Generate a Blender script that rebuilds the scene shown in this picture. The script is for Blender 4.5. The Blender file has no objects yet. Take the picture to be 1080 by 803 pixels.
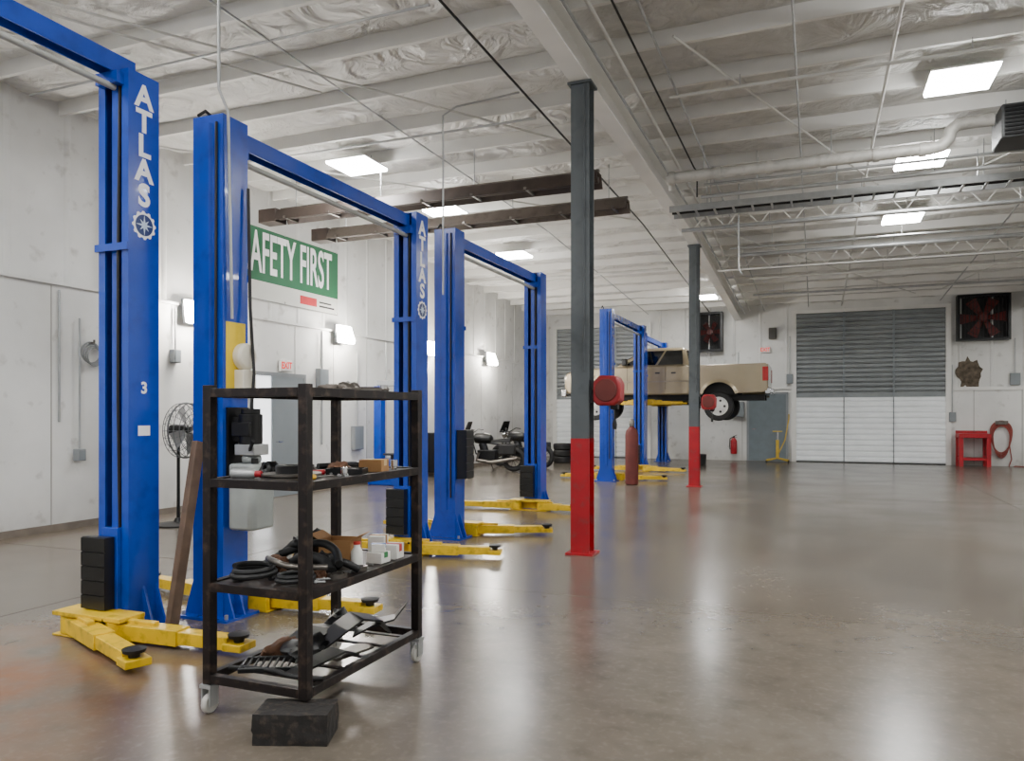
import bpy, bmesh, math, random
from mathutils import Vector, Matrix, noise
random.seed(7)
SC=bpy.context.scene; COL=SC.collection
PI=math.pi
F=800.0; VPX=860.0; HY=437.0; EYE=1.5
TH=math.atan((VPX-540)/F); SN,CS=math.sin(TH),math.cos(TH)
CAM=Vector((0,0,EYE))
def ray(px,py):
    a=(px-540)/F; b=(HY-py)/F
    return Vector((a*CS-SN,a*SN+CS,b))
def onX(px,py,X):
    d=ray(px,py); return CAM+d*(X/d.x)
def onY(px,py,Y):
    d=ray(px,py); return CAM+d*(Y/d.y)
def dz(y): return 0.5*max(0.0,(y-15.0)/10.6)      # the roof falls toward the far wall

# ---------------------------------------------------------------- materials
def lin(h):
    h=h.lstrip('#'); o=[]
    for i in (0,2,4):
        c=int(h[i:i+2],16)/255.0
        o.append(c/12.92 if c<=0.04045 else ((c+0.055)/1.055)**2.4)
    return o
MATS={}
def M(name,hexc,rough=0.5,metal=0.0,var=0.12,scale=5.0,bump=0.0,spec=0.5,coat=0.0,dirt=None,dirtamt=0.5,emit=0,trans=0):
    if name in MATS: return MATS[name]
    m=bpy.data.materials.new(name); m.use_nodes=True
    nt=m.node_tree; b=nt.nodes['Principled BSDF']; L=nt.links
    c=lin(hexc)
    tc=nt.nodes.new('ShaderNodeTexCoord')
    nz=nt.nodes.new('ShaderNodeTexNoise'); nz.inputs['Scale'].default_value=scale; nz.inputs['Detail'].default_value=5
    L.new(tc.outputs['Object'],nz.inputs['Vector'])
    cr=nt.nodes.new('ShaderNodeValToRGB')
    cr.color_ramp.elements[0].position=0.3; cr.color_ramp.elements[1].position=0.7
    cr.color_ramp.elements[0].color=[max(0,x*(1-var)) for x in c]+[1]
    cr.color_ramp.elements[1].color=[min(1,x*(1+var)) for x in c]+[1]
    L.new(nz.outputs['Fac'],cr.inputs['Fac'])
    out=cr.outputs['Color']
    if dirt:
        n2=nt.nodes.new('ShaderNodeTexNoise'); n2.inputs['Scale'].default_value=scale*2.3; n2.inputs['Detail'].default_value=8
        L.new(tc.outputs['Object'],n2.inputs['Vector'])
        r2=nt.nodes.new('ShaderNodeValToRGB'); r2.color_ramp.elements[0].position=0.52; r2.color_ramp.elements[1].position=0.75
        r2.color_ramp.elements[0].color=(0,0,0,1)
        r2.color_ramp.elements[1].color=(dirtamt,dirtamt,dirtamt,1)
        L.new(n2.outputs['Fac'],r2.inputs['Fac'])
        mx=nt.nodes.new('ShaderNodeMix'); mx.data_type='RGBA'
        L.new(r2.outputs['Color'],mx.inputs['Factor']); L.new(out,mx.inputs['A']); mx.inputs['B'].default_value=lin(dirt)+[1]
        out=mx.outputs['Result']
    L.new(out,b.inputs['Base Color'])
    b.inputs['Roughness'].default_value=rough; b.inputs['Metallic'].default_value=metal
    b.inputs['Specular IOR Level'].default_value=spec; b.inputs['Coat Weight'].default_value=coat
    if emit:
        b.inputs['Emission Color'].default_value=c+[1]; b.inputs['Emission Strength'].default_value=emit
    if bump:
        bp=nt.nodes.new('ShaderNodeBump'); bp.inputs['Strength'].default_value=bump; bp.inputs['Distance'].default_value=0.02
        L.new(nz.outputs['Fac'],bp.inputs['Height']); L.new(bp.outputs['Normal'],b.inputs['Normal'])
    MATS[name]=m; return m
blue=M('lift_blue_paint','#003eac',0.25,0,0.08,3,coat=0.25,dirt='#022462',dirtamt=0.4)
blue_d=M('lift_blue_shaded','#03194f',0.45)  # darker blue, with the shade inside the columns put into the colour
yellow=M('arm_yellow_paint','#dcb408',0.42,0,0.12,6,dirt='#4a3d12',dirtamt=0.6)
white=M('white_paint','#e4e3df',0.55,0,0.05,2)
decalw=M('decal_white','#ffffff',0.5,0,0.02)
black=M('black_rubber','#0d0d0e',0.6,0,0.3,8)
blackm=M('black_metal','#141415',0.4,0.3,0.25,6)
plastic=M('black_plastic','#0e0f10',0.35,0,0.3,5)
rackm=M('rack_steel','#1d1716',0.5,0.4,0.3,7,dirt='#6a564a',dirtamt=0.5)
grey=M('grey_paint','#85898c',0.5,0,0.1,3)
colgrey=M('column_grey','#51575a',0.5,0,0.12,3,dirt='#2f3233',dirtamt=0.5)
redp=M('red_paint','#a3081b',0.42,0,0.15,4,dirt='#4a0c12',dirtamt=0.5)
colred=M('column_red','#a3081b',0.45,0,0.15,4,dirt='#5c4440',dirtamt=0.6)
reelred=M('reel_red','#8a1018',0.45,0,0.1,5)
redd=M('cylinder_red','#5f221d',0.6,0,0.2,5)
galv=M('galvanised_steel','#a9abab',0.4,0.5,0.12,8)
steel=M('worn_steel','#6a655f',0.38,0.8,0.3,9)
rusty=M('rusty_casting','#6b4a35',0.75,0.2,0.35,12,dirt='#2d2019',dirtamt=0.7)
chrome=M('chrome','#d8d8d8',0.15,1,0.05)
darkbr=M('heater_dark','#3f342e',0.55,0.2,0.25,3,dirt='#2a2320',dirtamt=0.6)
greybr=M('heater_greybrown','#574e47',0.5,0.2,0.2,3,dirt='#352c27',dirtamt=0.6)
pipew=M('pipe_white','#cac9c4',0.45,0,0.08,3)
card=M('cardboard','#a07649',0.8,0,0.12,7)
wood=M('weathered_wood','#5f4c3e',0.7,0,0.25,9)
green=M('banner_green','#14603a',0.6,0,0.06,2)
bannerw=M('banner_white','#cfcfc8',0.6,0,0.05,2)
exitred=M('exit_red','#e02818',0.5,0,0.02,emit=0.7)
tan=M('truck_tan_metallic','#a09277',0.25,0.22,0.05,2,coat=0.7)
glass=M('dark_glass','#0b0f12',0.08,0,0.1,2,spec=0.8)
tankw=M('oil_tank_plastic','#939896',0.3,0,0.18,4)
doorgrey=M('door_grey','#7f868a',0.5,0,0.06,2)
rollgrey=M('roll_grey','#868b8d',0.4,0.1,0.1,3)
rollwhite=M('roll_white_glow','#e6e9ea',0.35,0.1,0.06,2,emit=0.12)  # faint glow put into the white of the lower door panels
taill=M('tail_red','#a80e0e',0.25,0,0.05)
lampm=M('lamp_glow','#fcfcfa',0.5,0,0.0,emit=90)
wlampm=M('wall_lamp_glow','#fff8ee',0.5,0,0.0,emit=190)
clearp=M('bottle_white','#e8e6e0',0.4,0,0.04)
labelg=M('pack_green','#2f7a46',0.5); labelr=M('pack_red','#b83228',0.5)
dayl=M('daylight_gap','#f4f7fa',0.5,0,0.02,emit=2.0)

def wall_mat():
    m=bpy.data.materials.new('painted_wall'); m.use_nodes=True; nt=m.node_tree; b=nt.nodes['Principled BSDF']; L=nt.links
    tc=nt.nodes.new('ShaderNodeTexCoord'); n=nt.nodes.new('ShaderNodeTexNoise'); n.inputs['Scale'].default_value=0.7; n.inputs['Detail'].default_value=8
    L.new(tc.outputs['Object'],n.inputs['Vector'])
    r=nt.nodes.new('ShaderNodeValToRGB'); r.color_ramp.elements[0].position=0.3;r.color_ramp.elements[1].position=0.65
    r.color_ramp.elements[0].color=lin('#c9c9c5')+[1]; r.color_ramp.elements[1].color=lin('#e4e4e1')+[1]
    L.new(n.outputs['Fac'],r.inputs['Fac'])
    sp=nt.nodes.new('ShaderNodeSeparateXYZ'); L.new(tc.outputs['Object'],sp.inputs[0])
    n2=nt.nodes.new('ShaderNodeTexNoise'); n2.inputs['Scale'].default_value=2.5; n2.inputs['Detail'].default_value=6; L.new(tc.outputs['Object'],n2.inputs['Vector'])
    ma=nt.nodes.new('ShaderNodeMath'); ma.operation='MULTIPLY_ADD'; ma.inputs[1].default_value=-0.8; ma.inputs[2].default_value=0.6
    L.new(sp.outputs['Z'],ma.inputs[0])
    mb=nt.nodes.new('ShaderNodeMath'); mb.operation='MULTIPLY'; mb.use_clamp=True; L.new(ma.outputs[0],mb.inputs[0]); L.new(n2.outputs['Fac'],mb.inputs[1])
    mx=nt.nodes.new('ShaderNodeMix'); mx.data_type='RGBA'; L.new(mb.outputs[0],mx.inputs['Factor']); L.new(r.outputs['Color'],mx.inputs['A']); mx.inputs['B'].default_value=lin('#6b6154')+[1]
    n3=nt.nodes.new('ShaderNodeTexNoise'); n3.inputs['Scale'].default_value=4; n3.inputs['Detail'].default_value=10; L.new(tc.outputs['Object'],n3.inputs['Vector'])
    r3=nt.nodes.new('ShaderNodeValToRGB'); r3.color_ramp.elements[0].position=0.61; r3.color_ramp.elements[1].position=0.76; r3.color_ramp.elements[0].color=(0,0,0,1); r3.color_ramp.elements[1].color=(0.5,0.5,0.5,1)
    L.new(n3.outputs['Fac'],r3.inputs['Fac'])
    m2=nt.nodes.new('ShaderNodeMix'); m2.data_type='RGBA'; L.new(r3.outputs['Color'],m2.inputs['Factor']); L.new(mx.outputs['Result'],m2.inputs['A']); m2.inputs['B'].default_value=lin('#857f75')+[1]
    L.new(m2.outputs['Result'],b.inputs['Base Color']); b.inputs['Roughness'].default_value=0.6
    return m
wallm=wall_mat()
def ceil_mat():
    m=bpy.data.materials.new('insulation_facing'); m.use_nodes=True; nt=m.node_tree; b=nt.nodes['Principled BSDF']; L=nt.links
    tc=nt.nodes.new('ShaderNodeTexCoord'); n=nt.nodes.new('ShaderNodeTexNoise'); n.inputs['Scale'].default_value=2.0; n.inputs['Detail'].default_value=5; n.inputs['Distortion'].default_value=1.4
    L.new(tc.outputs['Object'],n.inputs['Vector'])
    r=nt.nodes.new('ShaderNodeValToRGB'); r.color_ramp.elements[0].position=0.28; r.color_ramp.elements[0].color=lin('#cccbc6')+[1]; r.color_ramp.elements[1].position=0.7; r.color_ramp.elements[1].color=lin('#e8e7e3')+[1]
    L.new(n.outputs['Fac'],r.inputs['Fac'])
    # weaker light over the right bay, put into the colour as a greyer tint
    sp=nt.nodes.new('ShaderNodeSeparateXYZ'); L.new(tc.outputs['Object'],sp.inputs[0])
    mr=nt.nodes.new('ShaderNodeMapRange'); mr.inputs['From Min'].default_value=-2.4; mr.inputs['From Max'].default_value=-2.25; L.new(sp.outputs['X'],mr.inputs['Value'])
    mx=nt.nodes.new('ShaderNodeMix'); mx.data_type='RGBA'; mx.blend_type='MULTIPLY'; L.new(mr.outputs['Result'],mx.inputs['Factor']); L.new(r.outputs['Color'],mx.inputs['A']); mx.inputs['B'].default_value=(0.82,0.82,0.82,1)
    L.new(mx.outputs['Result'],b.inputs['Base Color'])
    bp=nt.nodes.new('ShaderNodeBump'); bp.inputs['Strength'].default_value=1.0; bp.inputs['Distance'].default_value=0.18
    L.new(n.outputs['Fac'],bp.inputs['Height']); L.new(bp.outputs['Normal'],b.inputs['Normal']); b.inputs['Roughness'].default_value=0.42
    return m
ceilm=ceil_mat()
def floor_mat():
    m=bpy.data.materials.new('polished_concrete'); m.use_nodes=True; nt=m.node_tree; b=nt.nodes['Principled BSDF']; L=nt.links
    tc=nt.nodes.new('ShaderNodeTexCoord')
    def nz(s,d=8,dist=0.0):
        n=nt.nodes.new('ShaderNodeTexNoise'); n.inputs['Scale'].default_value=s; n.inputs['Detail'].default_value=d; n.inputs['Distortion'].default_value=dist
        L.new(tc.outputs['Object'],n.inputs['Vector']); return n.outputs['Fac']
    def ramp(f,p0,c0,p1,c1):
        r=nt.nodes.new('ShaderNodeValToRGB'); e=r.color_ramp.elements; e[0].position=p0;e[1].position=p1
        e[0].color=(lin(c0) if isinstance(c0,str) else [c0]*3)+[1]; e[1].color=(lin(c1) if isinstance(c1,str) else [c1]*3)+[1]
        L.new(f,r.inputs['Fac']); return r.outputs['Color']
    def mix(f,a,bb):
        x=nt.nodes.new('ShaderNodeMix'); x.data_type='RGBA'; L.new(f,x.inputs['Factor']); L.new(a,x.inputs['A'])
        if isinstance(bb,str): x.inputs['B'].default_value=lin(bb)+[1]
        else: L.new(bb,x.inputs['B'])
        return x.outputs['Result']
    base=ramp(nz(0.5,6),0.2,'#5d564d',0.8,'#776f64')
    base=mix(ramp(nz(1.5,6),0.3,0.0,0.9,0.6),base,'#453f37')
    base=mix(ramp(nz(6.0,7),0.5,0.0,0.85,0.45),base,'#352f29')
    base=mix(ramp(nz(0.28,4),0.45,0.0,0.75,0.4),base,'#6c5840')
    base=mix(ramp(nz(24.0,4),0.5,0.0,0.85,0.3),base,'#8f877b')
    def stain(base,c,r,col,amt):
        ds=nt.nodes.new('ShaderNodeVectorMath'); ds.operation='DISTANCE'; L.new(tc.outputs['Object'],ds.inputs[0]); ds.inputs[1].default_value=c
        mr=nt.nodes.new('ShaderNodeMapRange'); mr.inputs['From Min'].default_value=0.1; mr.inputs['From Max'].default_value=r; mr.inputs['To Min'].default_value=1.5; mr.inputs['To Max'].default_value=0.0; L.new(ds.outputs['Value'],mr.inputs['Value'])
        mu=nt.nodes.new('ShaderNodeMath'); mu.operation='MULTIPLY'; mu.use_clamp=True; L.new(mr.outputs['Result'],mu.inputs[0]); L.new(ramp(nz(2.8,8),0.3,0.0,0.75,amt),mu.inputs[1])
        return mix(mu.outputs[0],base,col)
    base=stain(base,(-4.3,2.75,0),1.6,'#854d1e',0.65)
    base=stain(base,(-2.3,6.0,0),1.5,'#403b35',0.45)
    base=stain(base,(-3.2,9.5,0),1.4,'#3a352f',0.45)
    L.new(base,b.inputs['Base Color'])
    rr=ramp(nz(0.9,4),0.1,0.16,0.9,0.30); L.new(rr,b.inputs['Roughness'])
    b.inputs['Specular IOR Level'].default_value=0.5
    bp=nt.nodes.new('ShaderNodeBump'); bp.inputs['Strength'].default_value=0.05; bp.inputs['Distance'].default_value=0.02
    L.new(nz(3.0,5),bp.inputs['Height']); L.new(bp.outputs['Normal'],b.inputs['Normal'])
    return m
floorm=floor_mat()

# ---------------------------------------------------------------- mesh builder
class MB:
    def __init__(s): s.bm=bmesh.new()
    def _f(s,vs):
        try: s.bm.faces.new(vs)
        except ValueError: pass
    def hexa(s,P):
        v=[s.bm.verts.new(p) for p in P]
        for f in ((0,3,2,1),(4,5,6,7),(0,1,5,4),(1,2,6,5),(2,3,7,6),(3,0,4,7)): s._f([v[i] for i in f])
        return s
    def box(s,x0,x1,y0,y1,z0,z1):
        return s.hexa([(x0,y0,z0),(x1,y0,z0),(x1,y1,z0),(x0,y1,z0),(x0,y0,z1),(x1,y0,z1),(x1,y1,z1),(x0,y1,z1)])
    def bar(s,p0,p1,w,h,up=(0,0,1)):
        p0=Vector(p0);p1=Vector(p1); d=(p1-p0).normalized(); u=Vector(up)
        if abs(d.dot(u))>0.98: u=Vector((1,0,0))
        sd=d.cross(u).normalized(); u=sd.cross(d).normalized()
        a=sd*w/2; b=u*h/2
        return s.hexa([p0-a-b,p0+a-b,p1+a-b,p1-a-b,p0-a+b,p0+a+b,p1+a+b,p1-a+b])
    def cyl(s,p0,p1,r0,r1=None,n=18):
        p0=Vector(p0);p1=Vector(p1); r1=r0 if r1 is None else r1
        d=(p1-p0).normalized(); u=Vector((0,0,1)) if abs(d.z)<0.95 else Vector((1,0,0))
        a=d.cross(u).normalized(); b=d.cross(a)
        A=[];B=[]
        for i in range(n):
            t=2*PI*i/n; e=a*math.cos(t)+b*math.sin(t)
            A.append(s.bm.verts.new(p0+e*r0)); B.append(s.bm.verts.new(p1+e*r1))
        for i in range(n): s._f([A[i],A[(i+1)%n],B[(i+1)%n],B[i]])
        s._f(A[::-1]); s._f(B); return s
    def tube(s,pts,r,n=8,closed=False):
        P=[Vector(p) for p in pts]; N=len(P); rings=[]; prev=None
        for i in range(N):
            if closed: d=(P[(i+1)%N]-P[i-1]).normalized()
            else: d=(P[min(i+1,N-1)]-P[max(i-1,0)]).normalized()
            if prev is None:
                u=Vector((0,0,1)) if abs(d.z)<0.9 else Vector((1,0,0)); a=d.cross(u).normalized()
            else: a=(prev-d*prev.dot(d)).normalized()
            prev=a; b=d.cross(a)
            rings.append([s.bm.verts.new(P[i]+(a*math.cos(2*PI*k/n)+b*math.sin(2*PI*k/n))*r) for k in range(n)])
        for i in range(N if closed else N-1):
            A=rings[i];B=rings[(i+1)%N]
            for k in range(n): s._f([A[k],A[(k+1)%n],B[(k+1)%n],B[k]])
        if not closed: s._f(rings[0][::-1]); s._f(rings[-1])
        return s
    def ring(s,c,axis,R,r,n=28,m=8):
        c=Vector(c); ax=Vector(axis).normalized(); u=Vector((0,0,1)) if abs(ax.z)<0.9 else Vector((1,0,0))
        a=ax.cross(u).normalized(); b=ax.cross(a)
        return s.tube([c+(a*math.cos(2*PI*i/n)+b*math.sin(2*PI*i/n))*R for i in range(n)],r,m,True)
    def lathe(s,prof,c,axis,n=28):
        c=Vector(c); ax=Vector(axis).normalized(); u=Vector((0,0,1)) if abs(ax.z)<0.9 else Vector((1,0,0))
        a=ax.cross(u).normalized(); b=ax.cross(a); R=[]
        for r,h in prof:
            R.append([s.bm.verts.new(c+ax*h+(a*math.cos(2*PI*k/n)+b*math.sin(2*PI*k/n))*max(r,1e-4)) for k in range(n)])
        for A,B in zip(R,R[1:]):
            for k in range(n): s._f([A[k],A[(k+1)%n],B[(k+1)%n],B[k]])
        s._f(R[0][::-1]); s._f(R[-1]); return s
    def prism(s,poly,f0,f1,axis='z'):
        def mp(a,b,f): return {'x':(f,a,b),'y':(a,f,b),'z':(a,b,f)}[axis]
        A=[s.bm.verts.new(mp(a,b,f0)) for a,b in poly]; B=[s.bm.verts.new(mp(a,b,f1)) for a,b in poly]
        n=len(poly)
        for i in range(n): s._f([A[i],A[(i+1)%n],B[(i+1)%n],B[i]])
        s._f(A[::-1]); s._f(B); return s
    def droop(s):
        for v in s.bm.verts: v.co.z-=dz(v.co.y)
        return s
    def build(s,name,mat,parent=None,bev=0,loc=None,sub=0):
        bmesh.ops.recalc_face_normals(s.bm,faces=s.bm.faces[:])
        me=bpy.data.meshes.new(name); s.bm.to_mesh(me); s.bm.free()
        me.materials.append(mat)
        me.polygons.foreach_set('use_smooth',[True]*len(me.polygons)); me.set_sharp_from_angle(angle=0.6)
        o=bpy.data.objects.new(name,me); COL.objects.link(o)
        if parent: o.parent=parent
        if loc is not None: o.location=loc
        if bev:
            b=o.modifiers.new('bevel','BEVEL'); b.width=bev; b.segments=3 if bev>0.02 else 2; b.limit_method='ANGLE'; b.angle_limit=0.7
        return o
def boxes(name,mat,parent,L,bev=0):
    for q in L: MB().box(*q).build(name,mat,parent,bev)
def rods(name,mat,parent,L,r=0.008,n=6):
    for p,q in L: MB().cyl(p,q,r,n=n).build(name,mat,parent)
def tag(o,label,cat,group=None):
    o['label']=label; o['category']=cat
    if group: o['group']=group
    return o
def thing(name,label,cat,loc=(0,0,0),rz=0,group=None):
    o=bpy.data.objects.new(name,None); COL.objects.link(o); o.location=loc; o.rotation_euler=(0,0,rz); o.empty_display_size=0.1
    return tag(o,label,cat,group)
def struct(o): o['kind']='structure'; return o
FX=Matrix(((0,0,1),(1,0,0),(0,1,0))).to_4x4()
FY=Matrix(((1,0,0),(0,0,-1),(0,1,0))).to_4x4()
def text(body,size,mat,parent,loc,rot,name='lettering',bold=0.0,width=1.0,ext=0.0015):
    cu=bpy.data.curves.new(name,'FONT'); cu.body=body; cu.size=size; cu.align_x='CENTER'; cu.align_y='CENTER'; cu.extrude=ext; cu.offset=bold
    t=bpy.data.objects.new(name+'_tmp',cu); COL.objects.link(t)
    dg=bpy.context.evaluated_depsgraph_get(); me=bpy.data.meshes.new_from_object(t.evaluated_get(dg))
    bpy.data.objects.remove(t)
    me.transform(Matrix.Translation(loc)@rot@Matrix.Diagonal((width,1,1,1)))
    me.materials.clear(); me.materials.append(mat); me.name=name
    o=bpy.data.objects.new(name,me); COL.objects.link(o); o.parent=parent
    return o

# ---------------------------------------------------------------- room
XL,XR,YN,YF,ZC=-9.15,9.0,-6.0,25.6,5.6
b=MB(); b.box(XL-0.2,XR+0.2,YN,YF+0.2,-0.15,0); floor=struct(b.build('floor',floorm))
jm=M('joint_dark','#48423a',0.7)
for x in (-5.6,3.0): MB().box(x-0.003,x+0.003,YN,YF,-0.01,0.0012).build('control_joint',jm,floor)
for y in (6.0,14.8): MB().box(XL,XR,y-0.003,y+0.003,-0.01,0.0011).build('control_joint',jm,floor)
PS=1.05
PY=[YN+0.4+PS*i for i in range(30)]
b=MB(); nx,ny=100,360; V=[]
for j in range(ny+1):
    y=YN+(YF-YN)*j/ny; row=[]
    ph=((y-PY[0])/PS)%1.0
    for i in range(nx+1):
        x=XL-0.1+(XR-XL+0.2)*i/nx
        env=math.sin(PI*ph)**0.6
        sag=env*(0.06+0.06*noise.noise((x*0.9,y*0.6,0))+0.08*abs(noise.noise((x*2.3+y*0.8,y*1.5,7))))+0.018*noise.noise((x*2.2,y*2.2,3))
        row.append(b.bm.verts.new((x,y,ZC-0.02-max(sag,-0.01)-dz(y))))
    V.append(row)
for j in range(ny):
    for i in range(nx): b._f([V[j][i],V[j][i+1],V[j+1][i+1],V[j+1][i]])
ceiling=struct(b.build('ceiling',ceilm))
b=MB(); b.box(XL-0.2,XR+0.2,YN,YF+0.2,ZC+0.02,ZC+0.1); b.build('roof_deck',white,ceiling)
for y in PY:
    b=MB()
    b.prism([(y-0.025,5.39),(y+0.025,5.39),(y+0.025,5.42),(y+0.019,5.42),(y+0.019,5.397),(y-0.019,5.397),(y-0.019,5.572),(y+0.025,5.572),(y+0.025,5.58),(y-0.025,5.58)],XL,XR,'x')
    b.droop().build('purlin',white,ceiling)
GX=-2.33
for gx in (GX,5.6):
    b=MB(); g=0.105
    for (ya,yb) in ((YN,15.0),(15.0,YF)):
        b.prism([(gx-g,5.05),(gx+g,5.05),(gx+g,5.07),(gx+0.012,5.08),(gx+0.012,5.36),(gx+g,5.37),(gx+g,5.39),(gx-g,5.39),(gx-g,5.37),(gx-0.012,5.36),(gx-0.012,5.08),(gx-g,5.07)],ya,yb,'y')
    b.droop().build('girder',white,ceiling)
b=MB(); b.box(XL-0.2,XL,YN,YF+0.2,0,ZC+0.02); wl=struct(b.build('wall_left',wallm))
b=MB(); b.box(XL,XL+0.1,YN,YF,0.0,3.16); b.build('liner_panel',wallm,wl)
seam=M('seam_grey','#a3a19b',0.6,0,0.06)
y=YN+0.6
while y<YF:
    MB().box(XL+0.1,XL+0.104,y-0.009,y+0.009,0.05,3.14).build('panel_seam',seam,wl); y+=1.22
y=YN+0.3
while y<YF:
    MB().prism([(XL,y-0.05),(XL+0.014,y-0.025),(XL+0.014,y+0.025),(XL,y+0.05)],3.2,5.55-dz(y),'z').build('panel_rib',wallm,wl); y+=0.8
b=MB(); b.box(XL,XL+0.14,YN,YF,3.16,3.2); struct(b.build('trim_1',wallm))
b=MB(); b.box(XL+0.1,XL+0.125,YN,YF,0,0.09); struct(b.build('baseboard_left',M('base_dark','#6e655a',0.8,0,0.25,4)))
for i,y in enumerate((7.87,16.0)):
    b=MB(); b.box(XL+0.1,XL+0.34,y-0.012,y+0.012,0,5.3); b.box(XL+0.1,XL+0.12,y-0.1,y+0.1,0,5.3); b.box(XL+0.32,XL+0.34,y-0.1,y+0.1,0,5.3)
    struct(b.build('trim_%d'%(i+2),wallm))
b=MB(); b.box(XL-0.2,XR+0.2,YF,YF+0.2,0,ZC+0.02); wf=struct(b.build('wall_far',wallm))
x=XL+0.3
while x<XR:
    if not(-8.8<x<-5.0 or -0.85<x<3.85):
        MB().prism([(x-0.05,YF),(x-0.025,YF-0.025),(x+0.025,YF-0.025),(x+0.05,YF)],2.3,5.0,'z').build('panel_rib',wallm,wf)
    x+=0.8
boxes('girt',white,wf,[(3.75,XR,YF-0.05,YF,2.2,2.3),(-4.9,-0.75,YF-0.05,YF,2.3,2.36)])
boxes('panel_seam',seam,wf,[(x-0.01,x+0.01,YF-0.004,YF,0.02,2.2) for x in (4.3,5.5,6.7,-1.0,-2.2)])
b=MB(); b.box(XR,XR+0.2,YN,YF+0.2,0,ZC+0.02); struct(b.build('wall_right',wallm))
def bigdoor(n,x0,x1,zt,zs):
    b=MB(); b.box(x0-0.14,x0,YF-0.1,YF,0,zt+0.1); b.box(x1,x1+0.14,YF-0.1,YF,0,zt+0.1); b.box(x0,x1,YF-0.1,YF,zt,zt+0.1)
    d=struct(b.build('door_%d'%n,white))
    def slats(z0,z1,h,name,mat,gap=0.03):
        b=MB(); z=z0
        while z<z1-0.01:
            z2=min(z+h,z1); b.prism([(YF-0.015,z),(YF-0.02,z+gap*0.7),(YF-0.07,z+gap),(YF-0.07,z2-gap),(YF-0.015,z2-0.004)],x0,x1,'x'); z=z2
        b.build(name,mat,d)
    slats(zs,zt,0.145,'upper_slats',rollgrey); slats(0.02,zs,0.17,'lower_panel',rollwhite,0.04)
    boxes('stile',doorgrey,d,[(x0+(x1-x0)*t-0.03,x0+(x1-x0)*t+0.03,YF-0.09,YF-0.02,zs,zt) for t in (1/3.,2/3.)])
    boxes('stile',grey,d,[(x0+(x1-x0)*t-0.015,x0+(x1-x0)*t+0.015,YF-0.078,YF-0.02,0.03,zs) for t in (1/3.,2/3.)])
    b=MB(); b.box(x0,x1,YF-0.08,YF-0.02,zs-0.03,zs+0.03); b.build('middle_rail',rollgrey,d)
    b=MB(); b.box(x0,x1,YF-0.08,YF-0.02,0,0.03); b.build('bottom_seal',black,d)
bigdoor(1,-0.56,3.57,4.66,2.05)
bigdoor(2,-8.5,-5.3,4.5,2.05)
p0=onY(790,487,YF); p1=onY(829,487,YF)
b=MB(); b.box(p0.x-0.07,p0.x,YF-0.06,YF,0,2.2); b.box(p1.x,p1.x+0.07,YF-0.06,YF,0,2.2); b.box(p0.x,p1.x,YF-0.06,YF,2.13,2.2)
d3=struct(b.build('door_3',grey))
b=MB(); b.box(p0.x,p1.x,YF-0.045,YF-0.005,0.01,2.13); b.build('leaf',M('leaf_bluegrey','#6b767c',0.5,0,0.08),d3)
b=MB(); b.cyl((p0.x+0.1,YF-0.045,1.02),(p0.x+0.1,YF-0.11,1.02),0.012); b.bar((p0.x+0.1,YF-0.1,1.02),(p0.x+0.22,YF-0.1,1.02),0.02,0.02); b.build('door_handle',chrome,d3)
WX=XL+0.1
b=MB(); b.box(WX,WX+0.05,10.43,10.5,0,2.25); b.box(WX,WX+0.05,11.88,11.95,0,2.25); b.box(WX,WX+0.05,10.5,11.88,2.18,2.25)
d4=struct(b.build('door_4',grey))
b=MB(); b.box(WX,WX+0.02,10.5,10.98,0.01,2.18); b.build('daylight_opening',dayl,d4)
b=MB(); b.box(WX,WX+0.045,10.98,11.88,0.01,2.18); b.build('leaf',doorgrey,d4)
b=MB(); b.cyl((WX+0.045,11.1,1.0),(WX+0.1,11.1,1.0),0.012); b.bar((WX+0.095,11.1,1.0),(WX+0.095,11.22,1.0),0.02,0.02); b.build('door_handle',chrome,d4)

# ---------------------------------------------------------------- ceiling lights
def ceil_light(x,y,label,group=None,z=5.24):
    t=thing('ceiling_light',label,'ceiling light',(x,y,z-dz(y)),0,group)
    b=MB(); b.box(-0.34,0.34,-0.33,0.33,0.035,0.06); b.build('housing',white,t,0.006)
    b=MB(); b.prism([(-0.335,0.035),(-0.325,0.0),(0.325,0.0),(0.335,0.035)],-0.325,0.325,'y'); b.build('diffuser',lampm,t)
    rods('hanger',galv,t,[((sx,0,0.06),(sx,0,0.15),) for sx in (-0.25,0.25)])
ceil_light(1.52,9.8,'large square white ceiling light, nearest on the right side')
ceil_light(1.45,12.7,'square white ceiling light beside the grey overhead heater unit')
ceil_light(1.53,16.1,'square white ceiling light farthest back on the right side')
ceil_light(-6.45,9.8,'square white ceiling light just above the nearer lifts, leftmost of all')
ceil_light(-6.4,12.7,'square white ceiling light between the two dark tube heaters and lift post')
ceil_light(-6.5,16.4,'square white ceiling light deepest in the left row')
ceil_light(-3.0,22.6,'small bright ceiling light above the raised pickup truck')
for (x,y) in ((1.5,6.7),(1.5,3.6),(1.5,0.4),(1.5,-2.8),(-6.45,3.4),(-6.45,0.3),(-6.45,-2.8),(6.6,9.8),(6.6,16.1),(6.6,4.6),(6.8,21.5),(-2.9,1.0),(-2.9,-3.0)):
    ceil_light(x,y,'square white ceiling light outside the photographed view','ceiling lights out of view')
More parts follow.
